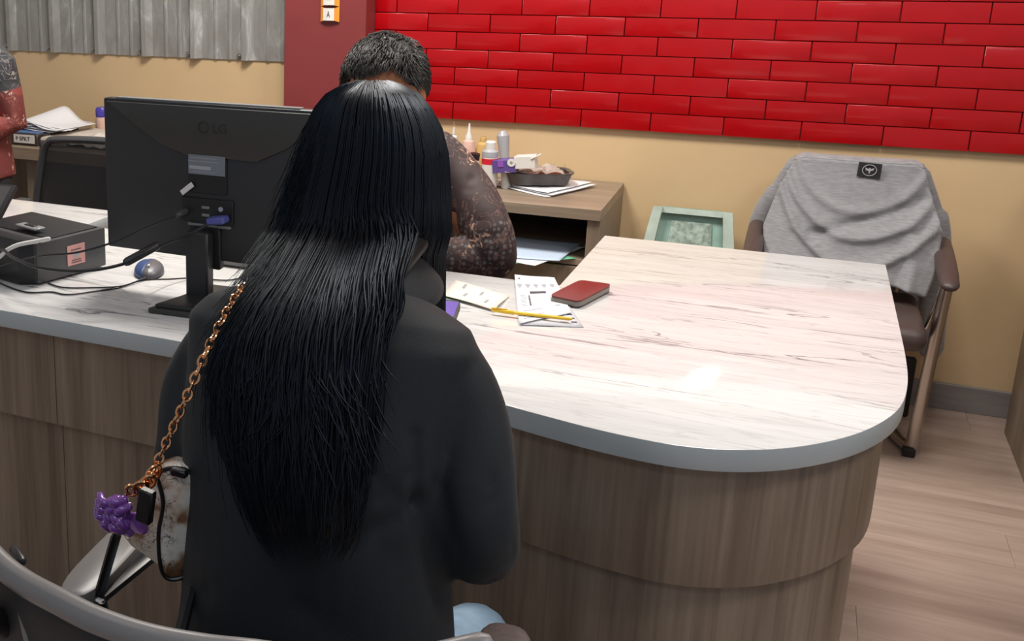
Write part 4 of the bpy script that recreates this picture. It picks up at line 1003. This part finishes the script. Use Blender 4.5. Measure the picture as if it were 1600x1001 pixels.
# ------------------------------------------------ the woman
wo = thing('person', 'woman with long black hair and charcoal blazer seated with her back to the camera', 'person', (-.50, 1.2, 0))
HC = V(-.503, 1.425, 1.168)
HR = Matrix.Rotation(-.22, 3, 'X')
mb = MB(); head(mb, HC, HR, .97, True)
mb.tube([HC+V(0,-.02,-.05), V(-.497, 1.36, 1.06), V(-.495, 1.30, 1.0)], [.050, .048, .060], 20)
mb.loft([ell((-.50, 1.17), .15, .095, .50), ell((-.50, 1.17), .125, .085, .66), ell((-.50, 1.19), .13, .09, .78), ell((-.50, 1.225), .145, .09, .90), ell((-.50, 1.25), .135, .075, .97), ell((-.497, 1.28), .07, .055, 1.01)])
SR, ER, WR = V(-.336, 1.235, .963), V(-.276, 1.185, .775), V(-.385, 1.43, .785)
SL, EL, WL = V(-.640, 1.235, .945), V(-.666, 1.19, .775), V(-.560, 1.43, .785)
mb.tube([SR+V(-.04,0,.01), SR, ER, WR], [.036, .036, .033, .024], 16); mb.tube([SL+V(.04,0,.01), SL, EL, WL], [.036, .036, .033, .024], 16)
hand(mb, WR, (-.30, .95, .12), (-.5, .1, .8), (-.7, 0, .6), .5, .92); hand(mb, WL, (.35, .95, .12), (.5, .1, .8), (.7, 0, .6), .5, .92)
for sx, kx in ((-1, -.61), (1, -.350)):
    hp = V(-.50+sx*.085, 1.19, .545)
    mb.tube([hp+V(0,0,-.07), V(kx, 1.49, .425), V(kx, 1.47, .28), V(kx+.01*sx, 1.47, .10)], [.060, .050, .048, .034], 18)
    mb.tube([V(kx+.01*sx, 1.45, .07), V(kx+.015*sx, 1.53, .045), V(kx+.02*sx, 1.61, .035)], [.034, .034, .026], 14)
mb.ball((-.485, 1.15, .50), (.135, .10, .07), 20)
bod = mb.build('body', M['skin_light'], wo, remesh=.005, sm=2)
face_parts(wo, HC, HR, .97)
# jeans and shoes
mb = MB()
for sx, kx in ((-1, -.61), (1, -.350)):
    hp = V(-.50+sx*.090, 1.17, .545)
    mb.tube([hp+V(0,0,-.072), V((hp.x+kx)/2, 1.34, .448), V(kx, 1.50, .425), V(kx, 1.48, .30), V(kx+.01*sx, 1.475, .12)], [.080, .068, .062, .058, .054], 22)
mb.ball((-.485, 1.14, .50), (.168, .13, .09), 24)
mb.build('jeans', M['jeans'], wo, remesh=.007, sm=2)
for sx, kx in ((-1, -.61), (1, -.350)):
    MB().tube([V(kx+.01*sx, 1.44, .046), V(kx+.015*sx, 1.53, .042), V(kx+.02*sx, 1.63, .034)], [.042, .043, .034], 14, flat=.9).build('shoe', M['shoe'], wo)
# blazer
mb = MB()
mb.loft([ell((-.468, 1.150), .186, .150, .47), ell((-.468, 1.148), .182, .142, .54), ell((-.470, 1.150), .176, .130, .64), ell((-.474, 1.158), .170, .120, .74), ell((-.482, 1.175), .172, .118, .83),
         ell((-.488, 1.198), .178, .112, .91, tilt=.1), ell((-.490, 1.218), .184, .100, .960, tilt=.15), ell((-.488, 1.230), .190, .088, .990, tilt=.2), ell((-.486, 1.245), .172, .076, 1.012, tilt=.25), ell((-.484, 1.262), .122, .066, 1.030, tilt=.3), ell((-.484, 1.285), .068, .060, 1.044, tilt=.4)])
def sleeve(S, E, W, sx):
    pts = smoothpath([S+V(-.035*sx, .0, .008), S+V(.002*sx, -.002, -.006), S+V(.028*sx, -.016, -.055), E+V(-.004*sx, -.006, .05), E+V(.0, -.004, -.004), E.lerp(W, .22)+V(0,0,-.006), E.lerp(W, .6), W+V(0,.0,0)], 4)
    n = len(pts); r = np.interp(np.linspace(0, 1, n), [0, .14, .30, .45, .58, .72, .88, 1], [.046, .049, .050, .049, .049, .048, .041, .036])
    mb.tube(pts, list(r), 24)
sleeve(SR, ER, WR, 1); sleeve(SL, EL, WL, -1)
def jf(co, me):
    n = vnormals(me)
    co = crease(co, n, [((-.25, 1.16, .90), (-.262, 1.15, .84), .006, .0035), ((-.300, 1.14, .80), (-.235, 1.16, .79), .007, .004), ((-.31, 1.15, .765), (-.25, 1.155, .745), .006, .0035), ((-.40, 1.09, .90), (-.345, 1.11, .84), .008, .004), ((-.46, 1.04, .66), (-.34, 1.06, .60), .010, .005), ((-.44, 1.03, .60), (-.33, 1.05, .55), .010, .005), ((-.60, 1.04, .66), (-.64, 1.07, .60), .010, .005), ((-.30, 1.18, .97), (-.325, 1.13, .93), .006, .003)])
    co = crease(co, n, [
        ((-.322, 1.17, .995), (-.338, 1.125, .92), .005, .0035), ((-.338, 1.125, .92), (-.330, 1.11, .84), .008, .007), ((-.330, 1.12, .84), (-.320, 1.13, .72), .014, .014), ((-.345, 1.09, .83), (-.40, 1.065, .80), .012, .006), ((-.34, 1.11, .88), (-.365, 1.09, .85), .007, .004),     # armhole right
        ((-.36, 1.11, .84), (-.40, 1.08, .80), .018, .010), ((-.37, 1.10, .79), (-.34, 1.13, .72), .02, .012),
        ((-.315, 1.14, .86), (-.285, 1.12, .78), .008, .005), ((-.27, 1.14, .83), (-.235, 1.15, .87), .007, .003),
        ((-.405, 1.04, .80), (-.40, 1.01, .55), .0045, .004), ((-.575, 1.04, .80), (-.58, 1.01, .55), .0045, .004),
        ((-.68, 1.17, .94), (-.66, 1.12, .83), .010, .006), ((-.66, 1.12, .83), (-.67, 1.11, .74), .012, .009),
        ((-.44, 1.05, .72), (-.36, 1.07, .67), .015, .006), ((-.57, 1.04, .70), (-.64, 1.07, .66), .015, .006),
        ((-.50, 1.06, .78), (-.50, 1.01, .48), .004, .002), ((-.29, 1.20, .755), (-.34, 1.26, .765), .010, .005)])
    ph = co[:,0]*23+co[:,2]*11; co = co+n*(.0022*np.sin(ph)*np.sin(co[:,2]*31+co[:,1]*17))[:,None]
    return co
mb.build('blazer', M['jacket'], wo, remesh=.0065, sm=3, fn=jf)
# collar, folded down round the neck
def collar(u, v):
    a = -pi/2+(u-.5)*2*radians(142)
    rx = .060+.052*v; ry = .056+.088*v; z = 1.070-.046*v**1.1+.006*sin(v*pi)
    return V(-.492+rx*cos(a)*1.05, 1.300+ry*sin(a)-.008*v, z+.020*(sin(a)+1)*.5-.012*v*abs(cos(a)))
MB().grid(collar, 41, 9, thick=.0065).build('collar', M['jacket'], wo, angle=180)
MB().grid(lambda u, v: V(*(collar(u, 0)*(1-v)+(collar(u, 0)+V(0, 0, -.045))*v)), 41, 4, thick=.004).build('collar_stand', M['jacket'], wo, angle=180)

# hair: rows down the photo -> x limits, edge depth, ridge depth
rows = [(131, 572, 596, 1.43, 1.415), (138, 542, 622, 1.43, 1.38), (150, 518, 646, 1.43, 1.355), (170, 500, 664, 1.43, 1.335), (200, 486, 680, 1.43, 1.320), (240, 474, 690, 1.42, 1.310), (300, 456, 694, 1.41, 1.300), (360, 440, 695, 1.38, 1.285),
        (430, 408, 640, 1.26, 1.180), (480, 380, 606, 1.20, 1.120), (530, 358, 592, 1.16, 1.080), (600, 346, 584, 1.13, 1.045), (680, 352, 578, 1.11, 1.020), (760, 372, 562, 1.09, 1.005), (830, 400, 548, 1.08, 1.000), (885, 430, 520, 1.07, .995)]
def row_at(f):
    i = min(int(f), len(rows)-2); t = f-i; return [rows[i][k]*(1-t)+rows[i+1][k]*t for k in range(5)]
def hp(f, s, out=0, front=False):
    py, xl, xr, ye, yb = row_at(f)
    px_ = (xl+xr)/2+s*(xr-xl)/2; c = sqrt(max(0, 1-s*s))
    y = ye-(ye-yb)*c-out*c
    p = at(px_, py, y)
    if out: p.x += out*s; p.z += out*.6*max(0, 1-f/3)
    return p
def hpa(f, a, out=0):
    """a: angle round the head, 0 = straight back, beyond 90 degrees = towards the face"""
    py, xl, xr, ye, yb = row_at(f)
    th = np.interp(f, [0, 3, 7, 9, 14.2], [.10, .12, .10, .035, .012])
    if abs(a) <= pi/2: return hp(f, sin(a), out)
    return at((xl+xr)/2+sin(a)*(xr-xl)/2*.985, py, ye+th*(-cos(a))+out)
# closed mass
rings = []
for f in np.linspace(0.25, 14.2, 44):
    py, xl, xr, ye, yb = row_at(f); th = np.interp(f, [0, 3, 7, 9, 14.2], [.10, .12, .10, .035, .012])
    ring = [hpa(f, a) for a in np.linspace(-pi, pi, 37)[:-1]]
    cc = sum(ring, V(0,0,0))/36; rings.append([cc+(p-cc)*.955 for p in ring])
hm = MB().loft(rings).build('hair', M['hair_mass'], wo, angle=180)
# strands, in locks
verts, faces = [], []
def strand(pts, r, tip=.25):
    pts = [Vector(p) for p in pts]; n = len(pts); base = len(verts)
    for i, p in enumerate(pts):
        t = (pts[min(i+1, n-1)]-pts[max(i-1, 0)]).normalized(); a = t.cross(V(0, 1, .1)).normalized(); b = t.cross(a)
        rr_ = r*(1 if i < n*.6 else 1-(1-tip)*(i-n*.6)/(n*.4))
        for k in range(3):
            g = 2*pi*k/3; verts.append(tuple(p+a*cos(g)*rr_+b*sin(g)*rr_))
    for i in range(n-1):
        for k in range(3): faces.append((base+i*3+k, base+i*3+(k+1) % 3, base+(i+1)*3+(k+1) % 3, base+(i+1)*3+k))
for q in range(2600):
    s0 = math.sin(random.uniform(-1, 1)*pi/2*.985); lock = random.gauss(0, .015)
    front = s0 > .52
    a0 = math.asin(max(-1, min(1, s0)))
    if q % 4 == 0: front = True; a0 = random.uniform(.55, 2.5); s0 = .52+.48*min(1, (a0-.55)/1.6)
    ph = random.uniform(0, 6.28); amp = random.uniform(.001, .010); o = random.uniform(0, .009)
    f0 = random.choice((.15, .3, .5, .8, 1.5)) if q % 3 else random.uniform(0, 6)
    f1 = random.uniform(12.2, 14.9) if random.random() < .5 else random.uniform(9, 13)
    pts = []
    if front:
        fs_ = np.linspace(f0, 7, 12)
        for f in fs_: pts.append(hpa(f, a0, o))
        k = (s0-.52)/.48; pxe = 622+72*k
        for py, dy in ((400, .0), (430, .015), (465, .03), (500+random.uniform(-15, 25), .05)):
            pts.append(at(pxe+2*sin(ph+py*.02), py, pts[11].y+.02+dy))
    else:
        u = (s0+1)/1.52*2-1          # spread the rest over the falling curtain
        for f in np.linspace(f0, f1, 26):
            k = min(1, max(0, (f-6.5)/2.5)); s = s0*(1-k)+math.sin(u*pi/2*.98)*k
            s = max(-1, min(1, s+lock*k+.03*sin(f*1.3+ph)*k*.6))
            p = hp(f, s, o+amp*.5*sin(f*1.7+ph)*k); p.x += amp*sin(f*.9+ph)*k*1.2; 
            pts.append(p)
    strand(pts, random.uniform(.0009, .0019))
for q in range(260):        # flyaways on the left side and at the tips
    s0 = random.uniform(-1, -.75); ph = random.uniform(0, 6.28); f0 = random.uniform(3, 8); f1 = f0+random.uniform(2, 6); w_ = random.uniform(.004, .03)
    pts = []
    for i, f in enumerate(np.linspace(f0, min(f1, 14), 14)):
        t = i/13; p = hp(f, s0, .004+.012*t); p.x -= w_*t*t+.004*sin(ph+5*t); pts.append(p)
    strand(pts, .0005, .5)
for q in range(150):       # flicked tips on the right and a few curls
    f0 = random.uniform(10.0, 12.0); u = random.uniform(-.6, 1); L = random.uniform(.6, 1.8); dx = random.uniform(-.012, .03)*(1 if u > 0 else -1)
    pts = []
    for i in range(12):
        t = i/11; p = hp(f0+L*t, u, .006+.004*t); p.x += dx*t*t; pts.append(p)
    strand(pts, .0011, .2)
HS = MB(); HS.v = verts; HS.f = faces
hs = HS.build('hair_strands', M['hair'], hm, angle=180); hs['kind'] = 'stuff'

# her phone
pf = thing('held_phone', 'phone with a glowing purple screen held in the woman\'s hands', 'phone', (-.44, 1.62, .82))
c_ = at(672, 506, 1.60); T = frame(c_, (1, .10, 0), (.0, .97, .22))
MB().prism(rounded([V(-.036,-.075,0), V(.036,-.075,0), V(.036,.075,0), V(-.036,.075,0)], .28), -.0045, .0045, M=T, bev=.0015).build('phone_body', M['black'], pf)
MB().prism([(-.032,-.068), (.032,-.068), (.032,.068), (-.032,.068)], .0046, .0052, M=T).build('screen', M['screen_purple'], pf)

# ------------------------------------------------ the seated man
mn = thing('person', 'seated man in dark brown batik shirt bowing his head behind the counter', 'person', (-.93, 2.66, 0))
MC = V(-.862, 2.50, 1.133)
MR = Matrix.Rotation(pi, 3, 'Z') @ Matrix.Rotation(-.62, 3, 'X') @ Matrix.Rotation(.10, 3, 'Y')
MR = Matrix.Rotation(-.10, 3, 'Z') @ MR
ms_ = 1.06
mb = MB(); head(mb, MC, MR, ms_)
mb.tube([MC+V(0,.04,-.05), V(-.90, 2.60, 1.06), V(-.92, 2.64, 1.0)], [.058, .060, .075], 20)
mb.loft([ell((-.93, 2.70), .15, .11, .46), ell((-.93, 2.70), .15, .11, .66), ell((-.93, 2.69), .165, .11, .84), ell((-.92, 2.67), .16, .09, .96), ell((-.92, 2.65), .08, .06, 1.02)])
aR = [V(-.765, 2.66, .965), V(-.612, 2.555, .742), V(-.705, 2.49, .755), V(-.745, 2.475, .76)]
aL = [V(-1.10, 2.66, .965), V(-1.25, 2.555, .765), V(-1.14, 2.45, .775), V(-1.07, 2.43, .78)]
for a in (aR, aL): mb.tube([a[0], a[1], a[2], a[3]], [.055, .042, .030, .029], 16)
hand(mb, aR[3], (-.95, -.25, .05), (0, .1, -1), (.1, -1, 0), .35, 1.0); hand(mb, aL[3], (.9, -.35, .04), (0, .1, -1), (-.1, -1, 0), .35, 1.0)
for sx in (-1, 1):
    hq = V(-.93+sx*.10, 2.68, .50)
    mb.tube([hq, V(-.93+sx*.12, 2.50, .50), V(-.93+sx*.12, 2.50, .3), V(-.93+sx*.12, 2.53, .10)], [.085, .06, .05, .036], 16)
    mb.tube([V(-.93+sx*.12, 2.55, .07), V(-.93+sx*.12, 2.42, .04)], [.036, .028], 12)
mb.build('body', M['skin'], mn, remesh=.0055, sm=2)
face_parts(mn, MC, MR, ms_)
mb = MB()
mb.loft([ell((-.93, 2.71), .19, .14, .44), ell((-.93, 2.71), .19, .14, .62), ell((-.93, 2.70), .195, .135, .80), ell((-.92, 2.68), .198, .118, .91), ell((-.92, 2.665), .178, .098, .975), ell((-.915, 2.655), .135, .082, 1.01), ell((-.91, 2.65), .08, .07, 1.035)])
mb.tube(smoothpath([aR[0]+V(-.03,0,.005), aR[0]+V(.045,-.015,-.05), aR[1]+V(.000,.0,.060), aR[1]+V(.0,.01,-.01), aR[1].lerp(aR[2], .5), aR[2]+V(-.015,0,0)], 4), list(np.interp(np.linspace(0,1,21), [0,.2,.5,.7,1], [.066,.064,.056,.052,.044])), 22)
mb.tube(smoothpath([aL[0]+V(.03,0,.005), aL[0]+V(-.035,-.015,-.05), aL[1]+V(-.008,.0,.055), aL[1]+V(.0,.01,-.01), aL[1].lerp(aL[2], .5), aL[2]], 4), list(np.interp(np.linspace(0,1,21), [0,.2,.5,.7,1], [.070,.076,.066,.054,.044])), 22)
def mf(co, me):
    n = vnormals(me)
    co = crease(co, n, [((-.66, 2.59, .96), (-.70, 2.56, .84), .012, .008), ((-.56, 2.50, .83), (-.64, 2.49, .80), .010, .008), ((-.60, 2.50, .86), (-.68, 2.51, .83), .009, .006), ((-.58, 2.50, .78), (-.66, 2.46, .775), .008, .005), ((-.70, 2.57, .80), (-.67, 2.57, .90), .015, .010)])
    return co+n*(.003*np.sin(co[:,0]*40+co[:,2]*23)*np.sin(co[:,2]*37))[:,None]
mb.build('batik_shirt', M['batik'], mn, remesh=.0065, sm=2, fn=mf)
mb = MB()
for sx in (-1, 1):
    mb.tube([V(-.93+sx*.10, 2.70, .50), V(-.93+sx*.12, 2.50, .505), V(-.93+sx*.12, 2.51, .3), V(-.93+sx*.12, 2.53, .11)], [.10, .078, .068, .06], 18)
    MB().tube([V(-.93+sx*.12, 2.57, .045), V(-.93+sx*.12, 2.38, .035)], [.042, .036], 14).build('shoe', M['shoe'], mn)
mb.build('trousers', M['trousers'], mn, remesh=.009, sm=2)
# his hair: cap plus short tufts
def scalp(a, e, out=0):
    # a azimuth (0 = face side +y), e elevation
    d = V(sin(a)*cos(e), cos(a)*cos(e), sin(e)); r = V(.080*ms_, .098*ms_, .094*ms_)
    return MC+MR @ (V(0,-.014,.024)*ms_+V(d.x*(r.x+out), d.y*(r.y+out), d.z*(r.z+out)))
def lowest(a):
    c = cos(a); return np.interp(c, [-1, -.3, .05, .30, .45, 1], [-.75, -.55, -.10, .10, .80, .92])
def hairfn(u, v):
    a = -pi+2*pi*u; e0 = lowest(a); e = e0+(pi/2-e0)*v
    return scalp(a, e, .004+.005*sin(9*a+14*e)*sin(7*e)*(v > .05)-.006*(1-min(1, v*6)))
mh = MB().grid(hairfn, 61, 22, thick=.004).build('hair', M['short_hair'], mn, angle=180)
verts, faces = [], []
for q in range(4200):
    a = random.uniform(-pi, pi); e0 = lowest(a); e = e0+(pi/2-e0)*random.random()**1.3
    p = scalp(a, e, .001); ang = random.gauss(0, .5); L = random.uniform(.012, .024)
    nrm = (p-MC).normalized(); fw = (MR @ V(.25*sin(ang), 1, .1)); fw = (fw-nrm*fw.dot(nrm)).normalized()
    k_ = min(1, max(0, (.9-e)/.7)); fw = (fw*(1-k_)+(MR @ V(0, .1, -1))*k_); fw = (fw-nrm*fw.dot(nrm)).normalized()
    strand([p, p+nrm*L*.35+fw*L*.3, p+nrm*L*.5+fw*L*.8, p+nrm*L*.42+fw*L*1.25], .0011, .2)
HS = MB(); HS.v = verts; HS.f = faces
h2_ = HS.build('hair_strands', M['short_hair'], mh, angle=180); h2_['kind'] = 'stuff'

# ------------------------------------------------ person standing at the left edge
sp = thing('person', 'person in red and black batik standing at the left edge of the photo', 'person', (-2.76, 3.2, 0))
sx0, sy0 = -2.745, 3.22
mb = MB(); SH = V(sx0-.02, sy0-.03, 1.345); SRm = Matrix.Rotation(pi*.86, 3, 'Z') @ Matrix.Rotation(-.3, 3, 'X')
head(mb, SH, SRm, .98)
mb.tube([SH+V(0,.02,-.06), V(sx0, sy0, 1.20), V(sx0, sy0+.01, 1.13)], [.050, .05, .065], 18)
mb.loft([ell((sx0, sy0), .14, .10, .66), ell((sx0, sy0), .13, .095, .84), ell((sx0, sy0), .15, .10, 1.0), ell((sx0, sy0), .15, .085, 1.12), ell((sx0, sy0), .07, .06, 1.17)])
b0, b1, b2 = V(sx0+.155, sy0, 1.09), V(sx0+.185, sy0+.03, .86), V(sx0+.10, sy0-.20, .82)
c0, c1, c2 = V(sx0-.155, sy0, 1.09), V(sx0-.20, sy0+.03, .86), V(sx0-.10, sy0-.20, .84)
mb.tube([b0, b1, b2], [.046, .036, .025], 14); mb.tube([c0, c1, c2], [.046, .036, .025], 14)
hand(mb, b2, (-.6, -.8, 0), (0, 0, -1), (-.5, .5, .3), .5, .95); hand(mb, c2, (.6, -.8, 0), (0, 0, -1), (.5, .5, .3), .5, .95)
for s in (-1, 1):
    mb.tube([V(sx0+s*.085, sy0, .70), V(sx0+s*.095, sy0-.01, .42), V(sx0+s*.095, sy0+.02, .09)], [.085, .055, .038], 16)
    mb.tube([V(sx0+s*.095, sy0+.04, .05), V(sx0+s*.11, sy0-.12, .035)], [.038, .03], 12)
mb.build('body', M['skin'], sp, remesh=.008, sm=2); face_parts(sp, SH, SRm, .98)
mb = MB()
mb.loft([ell((sx0, sy0), .178, .135, .655), ell((sx0, sy0), .168, .125, .75), ell((sx0, sy0), .158, .115, .86), ell((sx0, sy0), .168, .118, .955)])
mb.build('red_tunic_skirt', M['batik_red'], sp, remesh=.009, sm=2)
mb = MB()
mb.loft([ell((sx0, sy0), .164, .118, .945), ell((sx0, sy0), .175, .118, 1.04), ell((sx0, sy0), .168, .10, 1.11), ell((sx0, sy0), .12, .085, 1.155), ell((sx0, sy0), .07, .065, 1.185)])
mb.build('dark_yoke', M['batik_dark'], sp, remesh=.008, sm=2)
for P_ in ((b0, b1, b2), (c0, c1, c2)):
    sgn = 1 if P_ is not None and P_[0].x > sx0 else -1
    MB().tube([P_[0]+V(-.03*sgn,0,.01), P_[0]+V(.005*sgn,0,-.02), P_[0].lerp(P_[1], .5)], [.058, .064, .062], 18).build('upper_sleeve', M['batik_dark'], sp)
    MB().tube([P_[0].lerp(P_[1], .48), P_[1], P_[1].lerp(P_[2], .35)], [.063, .058, .050], 18).build('sleeve', M['batik_red'], sp)
mb = MB()
for s in (-1, 1):
    mb.tube([V(sx0+s*.075, sy0, .68), V(sx0+s*.09, sy0-.01, .42), V(sx0+s*.095, sy0+.02, .10)], [.095, .080, .07], 18)
    MB().tube([V(sx0+s*.095, sy0+.06, .045), V(sx0+s*.11, sy0-.15, .036)], [.042, .036], 14).build('shoe', M['shoe'], sp)
mb.build('trousers', M['trousers'], sp, remesh=.009, sm=2)
def h3(u, v):
    a = -pi+2*pi*u; e0 = -.6 if cos(a) < .2 else .6; e = e0+(pi/2-e0)*v
    d = V(sin(a)*cos(e), cos(a)*cos(e), sin(e)); return SH+SRm @ (V(0,-.014,.024)+V(d.x*.082, d.y*.098, d.z*.094))
MB().grid(h3, 41, 14, thick=.004).build('hair', M['short_hair'], sp, angle=180)

# ------------------------------------------------ handbag with chain and charm
bg = thing('handbag', 'small cream and brown printed shoulder bag on a gold chain at the woman\'s left side', 'handbag', (-.655, 1.10, .68))
bz0 = at(262, 733, 1.09); bz1 = at(272, 901, 1.075)
# side outline (in a plane facing the camera-ish), extruded along the bag's length
ou = smoothpath([at(247, 734, 1.085), at(275, 726, 1.09), at(308, 738, 1.10), at(330, 790, 1.115), at(332, 850, 1.115), at(306, 890, 1.10), at(272, 902, 1.085), at(256, 885, 1.08), at(252, 830, 1.08), at(259, 780, 1.08), at(247, 734, 1.085)], 5)[:-1]
du = V(-.048, .10, -.012)
r0 = ou; mid = [p+du*.5+(p-sum(ou, V(0,0,0))/len(ou))*(-.10) for p in ou]; r1 = [p+du+(p-sum(ou, V(0,0,0))/len(ou))*(-.38) for p in ou]
cen = sum(ou, V(0,0,0))/len(ou)
rin = [cen+(p-cen)*.93+V(0,-.008,0) for p in ou]; rin2 = [cen+(p-cen)*.5+V(0,-.014,0) for p in ou]; rin3 = [cen+(p-cen)*.1+V(0,-.016,0) for p in ou]
MB().loft([rin3, rin2, rin, r0, mid, r1]).build('bag_body', M['canvas'], bg, angle=60)
MB().tube([cen+(p-cen)*.985+V(0,-.007,0) for p in ou], .0030, 7, closed=True).build('piping', M['piping'], bg)
MB().tube([p for p in r1], .0022, 7, closed=True).build('piping', M['piping'], bg)
tb0, tb1 = at(268, 738, 1.075), at(292, 736, 1.075)
MB().box((tb0+tb1)/2+V(0,0,-.001), (.022, .010, .010), .002).build('zip_pull', M['piping'], bg)
MB().box(at(228, 790, 1.02), (.020, .012, .044), .002, rot=Matrix.Rotation(.15, 3, 'Y')).build('strap_tab', M['piping'], bg)
# the side panel reaching left and down
MB().loft([[at(x, y, 1.15) for x, y in ((243, 742), (258, 800), (252, 885), (205, 852), (190, 832), (222, 790))], [at(x, y, 1.09) for x, y in ((247, 738), (262, 800), (257, 888), (215, 858), (200, 842), (228, 795))]]).build('gusset', M['canvas'], bg, angle=60)
# chain links
path = smoothpath([at(392, 446, 1.24)+V(0,.06,-.02), at(384, 448, 1.20), at(368, 465, 1.165), at(345, 505, 1.13), at(318, 560, 1.10), at(292, 620, 1.08), at(265, 680, 1.07), at(247, 722, 1.06), at(240, 748, 1.05)], 30)
L = [0]
for a, b in zip(path, path[1:]): L.append(L[-1]+(b-a).length)
link = MB().tube([V(.0052*sin(t)*1.0, 0, .0074*cos(t)) for t in np.linspace(0, 2*pi, 15)[:-1]], .0017, 6, closed=True).build('tmp', M['gold'], origin=(0,0,0)); lme = link.data; bpy.data.objects.remove(link)
pit = .0112; k = 0; d = 0
while d < L[-1]:
    i = min(max(0, int(np.searchsorted(L, d))-1), len(path)-2); t = (d-L[i])/max(1e-9, L[i+1]-L[i]); p = path[i].lerp(path[i+1], t); tg = (path[i+1]-path[i]).normalized()
    o = bpy.data.objects.new('chain_link', lme); COL.objects.link(o); o.parent = bg
    o.rotation_mode = 'QUATERNION'; o.rotation_quaternion = tg.to_track_quat('Z', 'Y') @ Matrix.Rotation((k % 2)*pi/2+.5, 3, 'Z').to_quaternion(); o.location = p-root_loc(bg); d += pit; k += 1
def big_link(p, q, r=.0026, w=.008):
    p, q = Vector(p), Vector(q); T_ = frame((p+q)/2, q-p, (0, -.3, 1)); h = (q-p).length/2
    MB().tube([T_ @ V(h*cos(t), w*sin(t), 0) for t in np.linspace(0, 2*pi, 19)[:-1]], r, 7, closed=True).build('clasp_link', M['gold'], bg)
big_link(at(247, 728, 1.05), at(233, 752, 1.045)); big_link(at(240, 745, 1.04), at(222, 762, 1.035)); big_link(at(228, 755, 1.03), at(211, 768, 1.025), .0028); big_link(at(214, 764, 1.025), at(198, 768, 1.02))
cm = thing('bag_charm', 'glossy purple knotted charm with a lilac disc hanging from the cream handbag', 'charm', (-.66, 1.02, .76))
c0_ = at(184, 797, 1.02)
ball_ = MB().ball(c0_, (.017, .015, .020), 18).build('core', M['purple'], cm)
for (dx, dz, a, L_) in ((-.012, .014, .3, .010), (.004, .017, -.3, .010), (-.016, .004, .5, .010), (-.002, .006, -.6, .013), (.012, .008, -.5, .010), (-.019, -.006, .4, .009), (-.006, -.005, .9, .012), (.007, -.004, .7, .012), (-.012, -.015, 1.1, .009), (.003, -.016, .5, .010), (.013, -.008, 1.2, .009)):
    p = c0_+V(dx*.9+dx*.0, -.011, dz); u_2 = V(cos(a), 0, -sin(a))
    MB().tube(smoothpath([p-u_2*L_+V(0,.005,0), p+V(0,-.004,.001), p+u_2*L_+V(0,.005,0)], 4), .0058, 10).build('petal', M['purple'], cm)
d0 = at(214, 817, 1.035)
MB().ball(d0, (.017, .006, .013), 16, Matrix.Rotation(.5, 3, 'Y')).build('disc', M['lilac'], cm)
MB().ball(at(200, 826, 1.035), (.010, .006, .011), 14).build('disc', M['lilac'], cm)
MB().tube([at(198, 770, 1.022), at(192, 785, 1.02)], .002, 8).build('charm_ring', M['gold'], cm)
